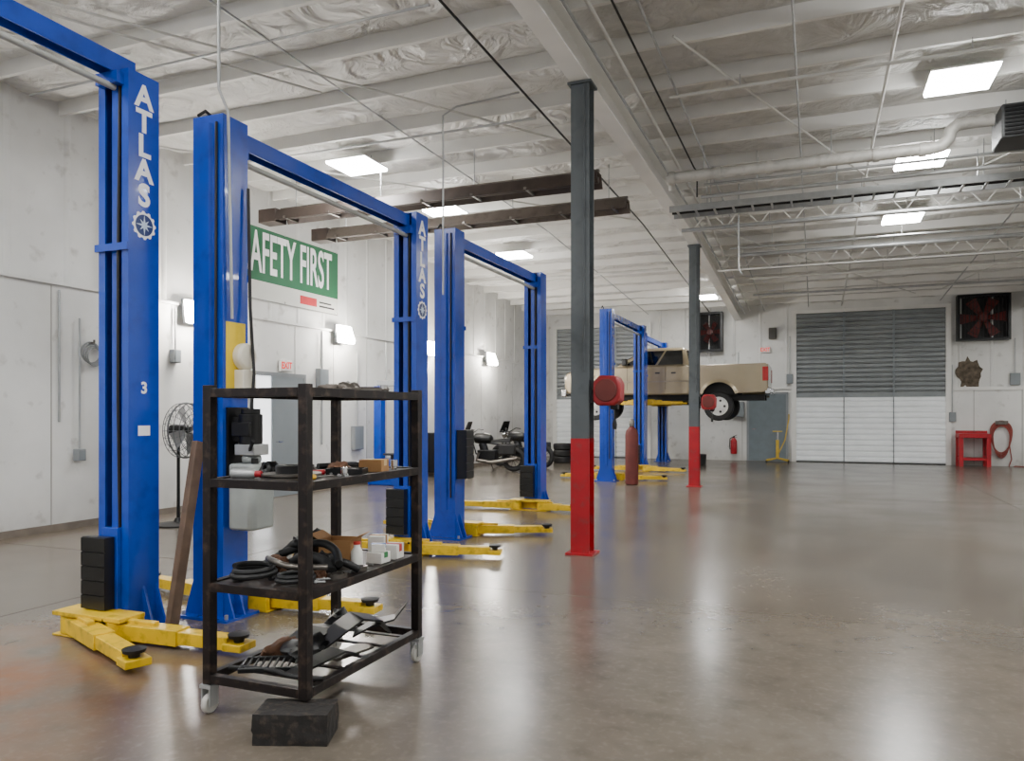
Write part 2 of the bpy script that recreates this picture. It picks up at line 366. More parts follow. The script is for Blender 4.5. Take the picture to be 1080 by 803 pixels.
for (px,py,s,lab) in ((207,330,1.0,'bright wall floodlight beside the near blue post, leftmost on wall'),(363,353,1.0,'bright wall floodlight below the green banner right end'),(456,368,0.9,'bright wall floodlight seen between the lettered post and next post'),(518,379,0.9,'bright wall floodlight farthest along the left wall')):
    p=onX(px,py,XL+0.3)
    t=thing('wall_floodlight',lab,'wall light',(XL+(0.1 if p.z<3.2 else 0.0),p.y,p.z))
    b=MB(); b.box(0,0.06,-0.07,0.07,-0.07,0.07); b.bar((0.05,0,0),(0.14,0,0.02),0.05,0.05); b.build('bracket',grey,t)
    b=MB(); b.prism([(0.08,0.2),(0.14,0.2),(0.18,-0.17),(0.12,-0.19)],-0.19,0.19,'y'); b.build('housing',grey,t,0.01)
    b=MB(); b.prism([(0.14,0.18),(0.24,0.17),(0.34,-0.12),(0.32,-0.18),(0.18,-0.17)],-0.2,0.2,'y'); b.build('lamp_lens',wlampm,t,0.02)

# ---------------------------------------------------------------- steel columns
def steel_column(y,label):
    t=thing('steel_column',label,'column',(GX,y,0)); q=dz(y)
    def H(z0,z1,m,name,g=0.0):
        b=MB(); w=0.1+g; tt=0.014+g
        b.prism([(-w,-w),(w,-w),(w,-w+tt),(tt/2,-w+tt),(tt/2,w-tt),(w,w-tt),(w,w),(-w,w),(-w,w-tt),(-tt/2,w-tt),(-tt/2,-w+tt),(-w,-w+tt)],z0,z1,'z'); b.build(name,m,t)
    H(1.24,5.02-q,colgrey,'shaft'); H(0.02,1.24,colred,'painted_base',0.002)
    b=MB(); b.box(-0.15,0.15,-0.15,0.15,0,0.02); b.build('base_plate',colred,t)
    b=MB(); b.box(-0.13,0.13,-0.13,0.13,5.02-q,5.045-q); b.build('cap_plate',colgrey,t)
    b=MB(); b.tube([(0.05,-0.112,5.0-q),(0.05,-0.112,1.95)],0.011); b.build('conduit',colgrey,t)
    return t
steel_column(7.87,'grey steel column with red painted base, nearer of the two columns')
steel_column(16.02,'grey steel column with red painted base, farther, beside the pickup truck')
def cord_reel(y,label):
    t=thing('cord_reel',label,'cord reel',(GX+0.1,y-0.02,1.74))
    b=MB(); b.box(0,0.02,-0.06,0.06,-0.12,0.12); b.box(0.02,0.06,-0.04,0.04,-0.02,0.02); b.build('mount_bracket',blackm,t)
    b=MB(); b.prism([(0.05,-0.1),(0.09,-0.15),(0.28,-0.15),(0.34,-0.1),(0.345,0.08),(0.3,0.16),(0.12,0.17),(0.05,0.1)],-0.11,0.11,'y'); b.build('reel_housing',reelred,t,0.025)
    b=MB(); b.lathe([(0.12,-0.12),(0.11,-0.128),(0.03,-0.13)],(0.195,0,0.01),(0,1,0)); b.build('side_cap',redd,t)
    b=MB(); b.box(0.22,0.3,-0.04,0.04,-0.19,-0.14); b.build('cord_guide',blackm,t,0.008)
    b=MB(); b.tube([(0.26,0,-0.18),(0.26,0,-0.3)],0.01); b.lathe([(0.02,0),(0.025,0.05),(0.015,0.1)],(0.26,0,-0.4),(0,0,1),12); b.build('cord_end',black,t)
cord_reel(7.87,'red cord reel mounted on the nearer steel column')
cord_reel(16.02,'red cord reel mounted on the farther steel column by truck')

# ---------------------------------------------------------------- two post lifts
PW,PD=0.28,0.26
navy=M('emblem_blue','#0a2a6a',0.4)
AZ=0.075
def arm(par,px,py,ang,L,z,ext=0.55):
    d=Vector((math.cos(ang),math.sin(ang),0)); n=Vector((-d.y,d.x,0)); p=Vector((px,py,z))
    b=MB(); b.cyl(p+Vector((0,0,-0.06)),p+Vector((0,0,0.06)),0.078,n=20)
    b.bar(p+d*0.03,p+d*L*ext,0.128,0.1)
    b.bar(p+d*0.05+Vector((0,0,0.06)),p+d*L*ext*0.6+Vector((0,0,0.06)),0.045,0.03)
    o=b.build('swing_arm',yellow,par,0.004)
    b=MB(); b.bar(p+d*(L*ext-0.1),p+d*(L-0.05),0.108,0.08); b.bar(p+d*(L-0.07)+Vector((0,0,-0.015)),p+d*(L+0.07)+Vector((0,0,-0.015)),0.15,0.045); b.build('arm_extension',yellow,o,0.004)
    b=MB(); b.lathe([(0.03,0.005),(0.035,0.035),(0.062,0.038),(0.068,0.058),(0.055,0.062)],p+d*L,(0,0,1),20); b.build('lift_pad',black,o)
    b=MB()
    for k in range(7):
        a=ang+PI-0.9+0.3*k; e=Vector((math.cos(a),math.sin(a),0)); b.bar(p+e*0.06+Vector((0,0,0.07)),p+e*0.1+Vector((0,0,0.07)),0.02,0.018)
    b.cyl(p+Vector((0,0,0.06)),p+Vector((0,0,0.08)),0.062,n=20); b.build('arm_lock_gear',blackm,o)
def lift(cx,yn,yf,zt,label,arms_n,arms_f,cz=0.0,logo='far',racks=(0,0),power=False,beam_up=0.0):
    yc=(yn+yf)/2; t=thing('two_post_lift',label,'vehicle lift',(cx,yc,0))
    for (yl,s,arms,which) in ((yn-yc,1,arms_n,'near'),(yf-yc,-1,arms_f,'far')):
        w,d,tk,lip=PW/2,PD/2,0.014,0.062
        poly=[(-w,-d),(w,-d),(w,d),(w-lip,d),(w-lip,d-tk),(w-tk,d-tk),(w-tk,-d+tk),(-w+tk,-d+tk),(-w+tk,d-tk),(-w+lip,d-tk),(-w+lip,d),(-w,d)]
        b=MB(); b.prism([(a,yl+s*c) for a,c in poly],0.02,zt,'z'); b.box(-w,w,yl-d,yl+d,zt,zt+0.012)
        col=b.build('column',blue,t)
        b=MB(); b.box(-w-0.012,w+0.012,yl+s*(d+0.012)-0.012,yl+s*(d+0.012)+0.012,zt*0.68,zt*0.68+0.05); b.build('cross_strap',blue,col)
        yb_=yl-s*d
        b=MB(); b.prism([(-0.055,yb_),(-0.04,yb_-s*0.022),(0.03,yb_-s*0.022),(0.045,yb_)],0.35,zt-0.05,'z'); b.build('back_stiffener',blue,col)
        b=MB(); b.tube([(0.085,yb_-s*0.012,0.5),(0.085,yb_-s*0.014,1.8),(0.09,yb_-s*0.012,zt-0.05)],0.01); b.build('back_hose',black,col)
        b=MB(); b.box(-0.24,0.24,yl-0.2,yl+0.2,0,0.02)
        for sx in (-1,1):
            b.prism([(sx*w,0.02),(sx*(w+0.09),0.02),(sx*w,0.3)],yl-0.01,yl+0.01,'y'); b.prism([(sx*w,0.02),(sx*(w+0.09),0.02),(sx*w,0.3)],yl-s*0.11-0.008,yl-s*0.11+0.008,'y')
        bp=b.build('base_plate',blue,t)
        for sx in (-1,1):
            for sy in (-1,1): MB().cyl((sx*0.2,yl+sy*0.16,0.02),(sx*0.2,yl+sy*0.16,0.05),0.014,n=8).build('anchor_bolt',galv,bp)
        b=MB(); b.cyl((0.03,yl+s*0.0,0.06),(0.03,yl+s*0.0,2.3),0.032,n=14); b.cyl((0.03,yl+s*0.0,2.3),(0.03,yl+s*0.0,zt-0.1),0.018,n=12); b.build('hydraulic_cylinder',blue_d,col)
        b=MB(); b.box(-w+tk,w-tk,min(yl-s*(d-tk),yl-s*(d-tk-0.01)),max(yl-s*(d-tk),yl-s*(d-tk-0.01)),0.03,zt-0.01); b.build('inner_shade_face',blue_d,col)  # dark sheet lining the channel, recess shade put into its colour
        b=MB(); b.box(-0.03,0.025,min(yl+s*0.085,yl+s*0.115),max(yl+s*0.085,yl+s*0.115),0.05,zt-0.08); b.build('lock_ladder',blue,col)
        b=MB(); b.bar((-0.055,yl+s*0.05,0.1+cz),(-0.055,yl+s*0.05,zt-0.15),0.03,0.012,(0,1,0)); b.build('lifting_chain',blackm,col)
        b=MB(); b.tube([(0.05,yl+s*0.12,0.7),(0.055,yl+s*0.14,1.6),(0.045,yl+s*0.13,2.6),(0.05,yl+s*0.12,zt-0.1)],0.011); b.build('hydraulic_line',black,col)
        b=MB(); b.box(-0.07,0.07,min(yl+s*0.06,yl+s*0.16),max(yl+s*0.06,yl+s*0.16),0.04+cz,0.72+cz); b.build('carriage_slider',blue,t,0.004)
        b=MB(); y0,y1=sorted((yl+s*0.145,yl+s*0.35)); b.box(-0.31,0.31,y0,y1,0.002+cz,0.013+cz); b.box(-0.31,0.31,y0,y1,0.138+cz,0.166+cz)
        y2,y3=sorted((yl+s*0.14,yl+s*0.187)); b.box(-0.3,0.3,y2,y3,0.01+cz,0.145+cz)
        b.build('carriage',yellow,t,0.003)
        for k,(sx,ang,L) in enumerate(arms): arm(t,sx*0.21,yl+s*0.268,ang,L,AZ+cz)
        r0=racks[1] if which=='far' else racks[0]
        if r0:
            n=5; h=0.098
            if which=='far':
                a0=yl+s*0.165; a1=yl+s*0.245; z=r0; pf=[]
                for k in range(n): pf+=[(a1,z+k*h+0.004),(a1,z+k*h+h-0.004),(a1-s*0.012,z+k*h+h-0.002),(a1-s*0.012,z+k*h+h+0.002)]
                b=MB(); b.prism([(a0,z)]+pf+[(a0,z+n*h)],-0.17,0.05,'x'); b.build('adapter_box',plastic,t)
            else:
                z=r0; pf=[]
                for k in range(n+1): pf+=[(w+0.14,z+k*h+0.004),(w+0.14,z+k*h+h-0.004),(w+0.128,z+k*h+h-0.002),(w+0.128,z+k*h+h+0.002)]
                b=MB(); b.prism([(w+0.002,z)]+pf+[(w+0.002,z+(n+1)*h)],yl-0.1,yl+0.1,'y'); b.build('adapter_box',plastic,t)
        if logo=='both' or logo==which:
            zz=zt-0.15
            for ch in 'ATLAS':
                text(ch,0.215,decalw,col,Vector((w+0.001,yl+0.0,zz)),FX,'lettering',bold=0.007); zz-=0.172
            zz-=0.03; gear=[]
            for k in range(48):
                a=2*PI*k/48; r=0.1 if (k//2)%2==0 else 0.088
                gear.append((yl+r*math.cos(a),zz+r*math.sin(a)))
            e=MB(); e.prism(gear,w,w+0.002,'x'); e.build('emblem_ring',decalw,col)
            e=MB(); e.cyl((w+0.002,yl,zz),(w+0.0035,yl,zz),0.074,n=32); e.build('emblem_disc',navy,col)
            st=[]
            for k in range(16):
                a=k*PI/8; r=(0.072 if k%4==0 else 0.052) if k%2==0 else 0.02
                st.append((yl+r*math.cos(a),zz+r*math.sin(a)))
            e=MB(); e.prism(st,w+0.0035,w+0.005,'x'); e.build('emblem_star',M('emblem_pale','#cfe0f4',0.4),col)
    y0,y1=yn-yc,yf-yc
    b=MB(); zb=zt-0.15+beam_up
    ya,yb=(y0+0.13,y1-0.13) if not beam_up else (y0-0.1,y1)
    b.prism([(-0.06,zb),(-0.05,zb),(-0.05,zb+0.12),(0.05,zb+0.12),(0.05,zb),(0.06,zb),(0.06,zb+0.13),(-0.06,zb+0.13)],ya,yb,'y')
    ob=b.build('overhead_beam',blue,t)
    boxes('beam_bracket',blue,ob,[(-0.1,0.1,yy-0.03,yy+0.03,zb-0.08,zb) for yy in (y0+0.16,y1-0.16)])
    b=MB(); b.cyl((0.02,y0+0.14,zb-0.09),(0.02,y1-0.14,zb-0.09),0.022,n=12); b.build('shutoff_bar',M('bar_grey','#a9aaa6',0.6),t)
    b=MB(); b.tube([(-0.1,y0+0.13,zt-0.05),(-0.1,y0+0.05,zt+0.06),(-0.1,y0-0.05,zt+0.09),(-0.1,y0-0.12,zt+0.03)],0.012); b.build('hose_loop',black,t)
    b=MB(); b.tube([(-0.08,y0+0.1,zb+0.15),(-0.08,0,zb+0.145),(-0.08,y1-0.1,zb+0.15),(-0.06,y1-0.16,zb-0.05)],0.012); b.build('crossover_hose',black,t)
    if power:
        yl=y0; w=PW/2
        b=MB(); b.box(w,w+0.02,yl-0.1,yl+0.12,1.0,1.55); pu=b.build('power_unit',blackm,t)
        b=MB(); b.cyl((w+0.14,yl,1.28),(w+0.14,yl,1.5),0.085,n=24); b.cyl((w+0.14,yl,1.5),(w+0.14,yl,1.54),0.07,n=24); b.box(w+0.02,w+0.1,yl-0.06,yl+0.06,1.3,1.48); b.box(w+0.04,w+0.2,yl-0.09,yl-0.06,1.34,1.44); b.build('motor',blackm,pu,0.004)
        b=MB(); b.box(w+0.06,w+0.24,yl-0.08,yl+0.08,1.2,1.28); b.build('pump_block',galv,pu,0.006)
        b=MB(); b.bar((w+0.2,yl-0.08,1.24),(w+0.3,yl-0.16,1.31),0.02,0.02); b.build('release_lever',blackm,pu)
        b=MB(); b.prism([(w+0.03,yl-0.1),(w+0.06,yl-0.13),(w+0.24,yl-0.13),(w+0.27,yl-0.1),(w+0.27,yl+0.1),(w+0.24,yl+0.13),(w+0.06,yl+0.13),(w+0.03,yl+0.1)],0.66,1.14,'z'); b.cyl((w+0.15,yl,1.14),(w+0.15,yl,1.2),0.07,n=20); b.build('oil_reservoir',tankw,pu,0.02)
        b=MB(); b.cyl((w+0.23,yl-0.06,1.14),(w+0.23,yl-0.06,1.18),0.025,n=14); b.build('filler_cap',black,pu)
        b=MB(); b.tube([(w+0.1,yl+0.05,1.5),(w+0.12,yl+0.06,1.8),(w+0.05,yl+0.1,2.3),(w+0.03,yl+0.1,3.2)],0.012); b.build('hydraulic_hose',black,pu)
        b=MB(); b.box(w,w+0.004,yl-0.1,yl+0.1,1.62,2.18); b.build('warning_decal',M('decal_yellow','#e6c51f',0.5),t)
        b=MB(); b.lathe([(0.02,0.0),(0.1,0.0),(0.1,0.05),(0.085,0.07),(0.04,0.075)],(w+0.004,yl+0.06,1.93),(1,0,0)); b.box(w+0.004,w+0.09,yl-0.02,yl+0.12,1.66,1.83); b.build('switch_box',M('box_cream','#ddd7c6',0.5),t,0.006)
    return t
d2=math.radians
def xz(Xc): return Xc-PW/2
A=lift(xz(-4.36),0.87,3.97,3.86,'blue two post lift nearest the camera at left edge',[(1,d2(5),1.0),(-1,d2(175),1.0)],[(1,d2(3),0.96),(-1,d2(-22),1.1)],racks=(0,0.17),beam_up=0.13)
B=lift(xz(-4.0),4.47,7.35,3.68,'blue two post lift standing directly behind the black rack cart',[(1,d2(6),0.87),(-1,d2(170),0.95)],[(1,d2(14),0.85),(-1,d2(190),0.95)],racks=(0,0.2),power=True)
Cc=lift(xz(-4.0),8.3,11.35,3.72,'blue two post lift left of the nearer red based column',[(1,d2(22),0.9),(-1,d2(165),0.95)],[(1,d2(-8),0.55),(-1,d2(185),1.0)],racks=(0.72,0.2),logo='none')
D=lift(xz(-4.2),16.6,20.0,3.84,'blue two post lift, empty, in front of the pickup truck',[(1,d2(10),1.0),(-1,d2(170),0.95)],[(1,d2(-8),1.0),(-1,d2(188),0.95)],racks=(0,0.2),logo='none')
E=lift(xz(-4.36),20.95,24.15,3.75,'blue two post lift holding up the tan pickup truck',[(1,d2(35),1.0),(-1,d2(145),1.0)],[(1,d2(-35),1.0),(-1,d2(215),1.0)],cz=1.745,logo='none')
text('3',0.11,decalw,A,Vector((PW/2+0.001,1.55,1.68)),FX,'numeral',bold=0.003)
b=MB(); b.box(PW/2,PW/2+0.002,1.5,1.6,1.35,1.42); b.build('sticker',decalw,A)

# ---------------------------------------------------------------- conduits and rods under the ceiling
def pipe(name,pts,r,mat,label,cat,group=None):
    o=MB().tube(pts,r,10).build(name,mat); return tag(o,label,cat,group)
def alongY(x,z): return [(x,YN+0.3,z),(x,14.9,z),(x,15.1,z-dz(15.1)),(x,YF-0.3,z-dz(YF-0.3))]
pipe('conduit',[(-4.0,4.3,5.37),(-4.0,4.3,3.85),(-3.97,4.36,3.7),(-3.97,4.4,2.2)],0.011,galv,'thin grey conduit dropping from ceiling to near post behind the rack','conduit')
pipe('conduit',alongY(-3.2,5.3),0.014,blackm,'long dark conduit running under the ceiling toward the far wall','conduit')
pipe('conduit',[(-3.23,8.3,5.28),(-3.4,8.3,5.27),(-3.9,8.0,5.1),(-4.05,7.95,5.0),(-4.05,7.95,3.8),(-4.05,7.95,2.9)],0.011,galv,'thin grey conduit dropping to the lift left of the nearer column','conduit')
for (a,c,lab) in (((-9.0,8.0,5.355),(-3.3,14.9,5.355),'white diagonal brace rod under ceiling above the green banner'),((-7.8,3.2,5.355),(-3.3,10.2,5.355),'white diagonal brace rod crossing the ceiling above the near lifts'),((-1.35,7.8,5.36),(1.0,14.2,5.36),'white diagonal brace rod above the right side open floor'),((-2.0,15.9,5.3),(2.6,24.0,4.9),'white diagonal brace rod near the big far door'),((5.0,8.5,5.35),(2.2,14.0,5.35),'white diagonal brace rod at the upper right behind the unit heater'),((-8.8,1.5,5.355),(-5.5,7.6,5.355),'white diagonal brace rod at the upper left above the first lift'),((5.2,17.0,5.24),(3.2,23.5,4.92),'white diagonal brace rod above the big far door, right of the other')):
    pipe('brace_rod',[a,c],0.014,pipew,lab,'brace rod')
pipe('conduit',alongY(-2.1,5.2),0.016,galv,'grey conduit hugging the right of the main ceiling girder','conduit')
pipe('conduit',alongY(-1.95,5.3),0.022,pipew,'white pipe running alongside the grey conduit by the girder','pipe')
pipe('conduit',[(-1.75,YN+0.3,5.33),(-1.75,12.0,5.33),(-1.72,12.1,5.3),(-1.72,12.1,4.9)],0.012,blackm,'black cable line along the girder turning down to the tray','cable')
pipe('conduit',alongY(-1.5,5.25),0.014,galv,'second grey conduit right of the girder beside the black cable','conduit')
pipe('conduit',alongY(-5.2,5.33),0.011,galv,'thin grey conduit along the left ceiling above the lifts','conduit')
pipe('conduit',alongY(-0.2,5.33),0.012,galv,'thin grey conduit along the right ceiling toward the big door','conduit')
pipe('conduit',alongY(0.75,5.32),0.02,pipew,'white pipe along the right ceiling left of the bright light panels','pipe')
pipe('conduit',alongY(3.4,5.33),0.014,galv,'grey conduit along the far right ceiling past the unit heater','conduit')
for i,(y,z,r,m,lab) in enumerate(((9.2,5.32,0.016,galv,'grey pipe crossing the left ceiling ahead of the tube heaters'),(13.9,5.25,0.03,pipew,'white sprinkler pipe crossing left ceiling behind the tube heaters'),(18.6,5.05,0.03,pipew,'white sprinkler pipe crossing the ceiling before the far wall'),(6.3,5.33,0.014,galv,'thin pipe crossing the left ceiling above the second lift'))):
    pipe('sprinkler_pipe',[(XL+0.4,y,z),(-3.35,y,z)],r,m,lab,'pipe')
for i,(y,z,r,m,lab) in enumerate(((15.0,5.1,0.03,pipew,'white pipe crossing right side behind the cable tray'),(17.4,5.0,0.045,galv,'thick grey pipe crossing the right side ceiling'),(20.2,4.95,0.03,pipew,'white pipe crossing right side nearest the far door'),(9.0,5.24,0.02,pipew,'white pipe crossing right ceiling before the exhaust pipe'),(12.0,5.05,0.02,galv,'thin grey pipe just ahead of the cable tray'),(18.9,4.95,0.02,blackm,'thin black pipe crossing the right side ceiling far back'),(11.7,4.78,0.03,galv,'low grey pipe between the exhaust pipe and cable tray'),(15.9,4.85,0.025,galv,'low thin grey pipe crossing right side past the joist'),(22.0,4.8,0.03,galv,'grey pipe crossing right side close to the far wall'))):
    t=thing('ceiling_pipe',lab,'pipe',(2.0,y,z))
    MB().cyl((-3.6,0,0),(4.6,0,0),r,n=12).build('pipe_run',m,t)
    rods('hanger_rod',galv,t,[((x,0,r*0.9),(x,0,5.38-dz(y)-z)) for x in (-2.8,-0.5,1.8,4.1)],0.006)
def joist(y,zt_,zb_,label):
    t=thing('open_web_joist',label,'joist',(2.0,y,0))
    MB().box(-4.1,3.45,-0.04,0.04,zt_-0.03,zt_).build('top_chord',white,t)
    MB().box(-4.1,3.45,-0.04,0.04,zb_,zb_+0.03).build('bottom_chord',white,t)
    n=26
    for k in range(n):
        x0=-4.1+7.55*k/n; x1=-4.1+7.55*(k+1)/n
        z0,z1=(zb_+0.03,zt_-0.03) if k%2==0 else (zt_-0.03,zb_+0.03)
        MB().cyl((x0,0,z0),(x1,0,z1),0.011,n=6).build('web_bar',white,t)
joist(14.3,5.3,4.88,'open web steel joist crossing the right ceiling behind the pipes')
joist(18.1,5.2,4.8,'open web steel joist crossing the right ceiling farther toward the big door')
t=thing('drop_conduit','thin vertical conduit hanging from ceiling above the far column','conduit',(-1.2,13.3,0))
MB().tube([(0,0,5.395),(0,0,3.95),(0.06,0,3.85)],0.012,8).build('conduit_run',galv,t)
pipe('conduit',[(WX+0.014,6.9,3.1),(WX+0.014,6.9,1.4)],0.014,galv,'vertical grey wall conduit left of the pedestal fan','conduit')
pipe('conduit',[(WX+0.014,14.9,3.14),(WX+0.014,14.9,0.4)],0.016,galv,'vertical grey wall conduit behind the lettered lift post','conduit')
pipe('conduit',[(WX+0.014,12.5,3.14),(WX+0.014,12.5,0.9)],0.016,galv,'vertical grey wall conduit right of the side door','conduit')

# ---------------------------------------------------------------- overhead heaters, tray, pipe
def tube_heater(y,z,x0,x1,label,mt):
    t=thing('tube_heater',label,'tube heater',((x0+x1)/2,y,z)); h=(x1-x0)/2
    b=MB(); b.prism([(-0.18,-0.085),(-0.1,0.09),(0.1,0.09),(0.18,-0.085),(0.17,-0.085),(0.09,0.08),(-0.09,0.08),(-0.17,-0.085)],-h,h,'x'); b.build('reflector_hood',mt,t)
    b=MB(); b.cyl((-h,-0.04,-0.02),(h,-0.04,-0.02),0.045); b.build('burner_tube',darkbr,t)
    b=MB(); b.box(-h-0.35,-h,-0.14,0.14,-0.1,0.12); b.build('burner_box',darkbr,t,0.01)
    MB().bar((-h,0,0.12),(h,0,0.12),0.05,0.03).build('hanger_channel',steel,t)
    for k in range(7):
        x=-h+0.2+k*(2*h-0.4)/6; MB().box(x-0.02,x+0.02,-0.185,0.185,-0.07,-0.04).build('hood_strap',steel,t)
    rods('hanger_chain',galv,t,[((x,0,0.13),(x,0,5.38-z)) for x in [-h+0.3+k*(2*h-0.6)/3 for k in range(4)]])
tube_heater(10.1,4.72,-8.1,-2.75,'long dark brown tube heater under the ceiling, nearer of the pair',darkbr)
tube_heater(11.5,4.72,-8.1,-2.68,'long grey brown tube heater under the ceiling, farther of the pair',greybr)
t=thing('cable_tray','long grey overhead cable tray crossing the right side','cable tray',(1.6,12.6,4.82))
for yy in (-0.22,0.22): MB().bar((-3.8,yy,0),(5.2,yy,0),0.03,0.1).build('side_rail',galv,t)
boxes('rung',galv,t,[(-3.7+0.29*k,-3.67+0.29*k,-0.205,0.205,-0.04,-0.02) for k in range(31)])
rods('hanger_rod',galv,t,[((-3.2+k*1.9,yy,0.05),(-3.2+k*1.9,yy,0.56)) for k in range(5) for yy in (-0.22,0.22)])
for yy in (-0.1,0.05): MB().cyl((-3.8,yy,0.01),(5.2,yy,0.01),0.03,n=10).build('cable_run',black,t)
t=thing('air_pipe','straight grey air pipe running just behind the cable tray','pipe',(2.1,13.6,4.75))
MB().cyl((-4.3,0,0),(4.4,0,0),0.035,n=12).build('pipe_run',galv,t)
rods('hanger_rod',galv,t,[((x,0,0.03),(x,0,0.63)) for x in (-3.6,-1.4,0.8,3.0)],0.006)
t=thing('exhaust_duct','white overhead exhaust pipe with elbow leading to the heater','exhaust pipe',(0,11.2,4.96))
ducm=M('duct_grey','#b8b6b0',0.5,0.15,0.15,4,dirt='#6e6a64',dirtamt=0.4)
b=MB(); b.tube([(-2.0,0,0),(1.4,0,0),(1.52,0,0.02),(1.6,0,0.1),(1.62,0,0.2),(1.7,0,0.27),(1.85,0,0.28),(2.1,0,0.28)],0.08,16); b.build('pipe_run',ducm,t)
for x in (-1.95,-1.3,-0.6,0.1,0.75,1.3): MB().cyl((x-0.04,0,0),(x+0.04,0,0),0.094,n=18).build('coupling',ducm,t)
b=MB(); b.tube([(-2.0,0.0,0.0),(-2.0,0.25,0.0),(-2.0,0.28,-0.1)],0.05,12); b.build('drop_elbow',ducm,t)
rods('hanger_rod',galv,t,[((x,0,0.07),(x,0,0.42)) for x in (-1.5,0.2)])
t=thing('unit_heater','dark grey unit heater hanging at the upper right corner','unit heater',(2.46,11.2,4.9))
b=MB(); b.box(-0.33,0.45,-0.3,0.3,0.0,0.42); b.build('cabinet',M('heater_grey','#2f3132',0.5),t,0.02)
boxes('louver',blackm,t,[(-0.3,0.42,-0.325,-0.3,0.03+k*0.047,0.055+k*0.047) for k in range(8)])
rods('hanger_rod',galv,t,[((sx,sy,0.42),(sx,sy,0.48)) for sx in (-0.28,0.4) for sy in (-0.25,0.25)])

# ---------------------------------------------------------------- banner, exit signs
BY0,BY1,BZ0,BZ1=9.8,13.15,3.52,4.82
t=thing('safety_banner','green and white safety banner hanging high on the left wall','banner',(XL+0.03,(BY0+BY1)/2,0))
hw=(BY1-BY0)/2
b=MB(); b.box(-0.014,0.0,-hw,hw,BZ0,BZ1); b.build('backing',bannerw,t)
b=MB(); b.box(0.0,0.003,-hw,hw,BZ0+0.34,BZ1-0.02); b.build('green_band',green,t)
b=MB(); b.box(0.0,0.002,-hw,hw,BZ0,BZ0+0.02); b.build('hem',M('hem_grey','#8f908a',0.6),t)
text('SAFETY FIRST',1.02,decalw,t,Vector((0.004,0.17,BZ0+0.81)),FX,'lettering',bold=0.016,width=0.425)
b=MB(); b.box(0.0,0.003,0.45,0.97,BZ0+0.09,BZ0+0.25); b.build('logo_bar',M('logo_red','#c0202a',0.5),t)
boxes('small_print',blackm,t,[(0.0,0.003,1.05,1.55,BZ0+0.1,BZ0+0.135),(0.0,0.003,1.05,1.45,BZ0+0.18,BZ0+0.21)])
for yy in (-hw+0.06,0,hw-0.06):
    for zz in (BZ0+0.04,BZ1-0.015): MB().ring((0.004,yy,zz),(1,0,0),0.014,0.004,12,6).build('grommet',chrome,t)
def exit_sign(loc,rot,label):
    t=thing('exit_sign',label,'exit sign',loc,rot)
    b=MB(); b.box(-0.16,0.16,0.0,0.05,-0.1,0.1); b.build('housing',white,t,0.008)
    b=MB(); b.box(-0.05,0.05,0.02,0.06,0.1,0.13); b.build('mount',white,t)
    text('EXIT',0.17,exitred,t,Vector((0,-0.003,0)),FY,'lettering',bold=0.004,width=0.85)
p=onX(302,386,WX+0.06); exit_sign((WX+0.07,p.y,p.z),PI/2,'exit sign with red letters above the grey side door')
p=onY(807,369,YF-0.1); exit_sign((p.x,YF-0.07,p.z),0,'exit sign with red letters above the far grey door')

# ---------------------------------------------------------------- pickup truck on lift E
TZ=1.29
t=thing('pickup_truck','tan pickup truck raised on a blue lift at the back','truck',(-4.05,22.55,TZ)); truck=t
FWX,RWX=-1.955,1.565
ACZ,AR=0.64,0.455
def arc(cx,r,zb,n=14):
    a0=math.asin(max(-1,min(1,(zb-ACZ)/r))); return [(cx+r*math.cos(a0+(PI-2*a0)*k/n),ACZ+r*math.sin(a0+(PI-2*a0)*k/n)) for k in range(n+1)]
b=MB(); b.prism([(-2.8,0.82),(-2.9,0.98),(-2.9,1.3),(-2.82,1.42),(-2.65,1.5),(-2.3,1.54),(-1.35,1.58),(0.77,1.58),(0.77,0.76)]+arc(FWX,AR,0.76),-0.96,0.96,'y'); body=b.build('body',tan,t,0.05)
bp=[(0.79,0.76),(0.79,1.58),(2.8,1.6),(2.85,1.55),(2.85,0.86),(2.7,0.8)]+arc(RWX,AR,0.78)
b=MB()
b.prism(bp,-0.96,-0.88,'y'); b.prism(bp,0.88,0.96,'y'); b.box(0.79,0.85,-0.88,0.88,0.95,1.5); b.box(0.79,2.8,-0.88,0.88,1.2,1.25); b.build('bed',tan,t,0.03)
for xx in (FWX,RWX): MB().box(xx-0.5,xx+0.5,-0.62,0.62,0.74,1.15).build('wheel_well',black,t)
for xx in (FWX,RWX):
    for s in (-1,1):
        n=16
        i_=arc(xx,AR+0.004,0.77,n); o_=[(xx+(q[0]-xx)*1.2,ACZ+(q[1]-ACZ)*1.2) for q in i_]
        b=MB()
        for k in range(n):
            a0,a1,c0,c1=o_[k],o_[k+1],i_[k],i_[k+1]
            b._f([b.bm.verts.new((a0[0],s*0.957,a0[1])),b.bm.verts.new((a1[0],s*0.957,a1[1])),b.bm.verts.new((c1[0],s*0.99,c1[1])),b.bm.verts.new((c0[0],s*0.99,c0[1]))])
            b._f([b.bm.verts.new((c0[0],s*0.99,c0[1])),b.bm.verts.new((c1[0],s*0.99,c1[1])),b.bm.verts.new((c1[0],s*0.94,c1[1])),b.bm.verts.new((c0[0],s*0.94,c0[1]))])
        bmesh.ops.remove_doubles(b.bm,verts=b.bm.verts[:],dist=0.0005)
        b.build('fender_flare',tan,t)
b=MB(); b.box(2.79,2.86,-0.87,0.87,0.95,1.58); b.build('tailgate',tan,t,0.015)
B0=[(-1.38,-0.94,1.57),(0.76,-0.94,1.57),(0.76,0.94,1.57),(-1.38,0.94,1.57)]; T0=[(-0.5,-0.74,2.12),(0.62,-0.74,2.12),(0.62,0.74,2.12),(-0.5,0.74,2.12)]
b=MB(); b.hexa(B0+T0); cab=b.build('cab',tan,t,0.1)
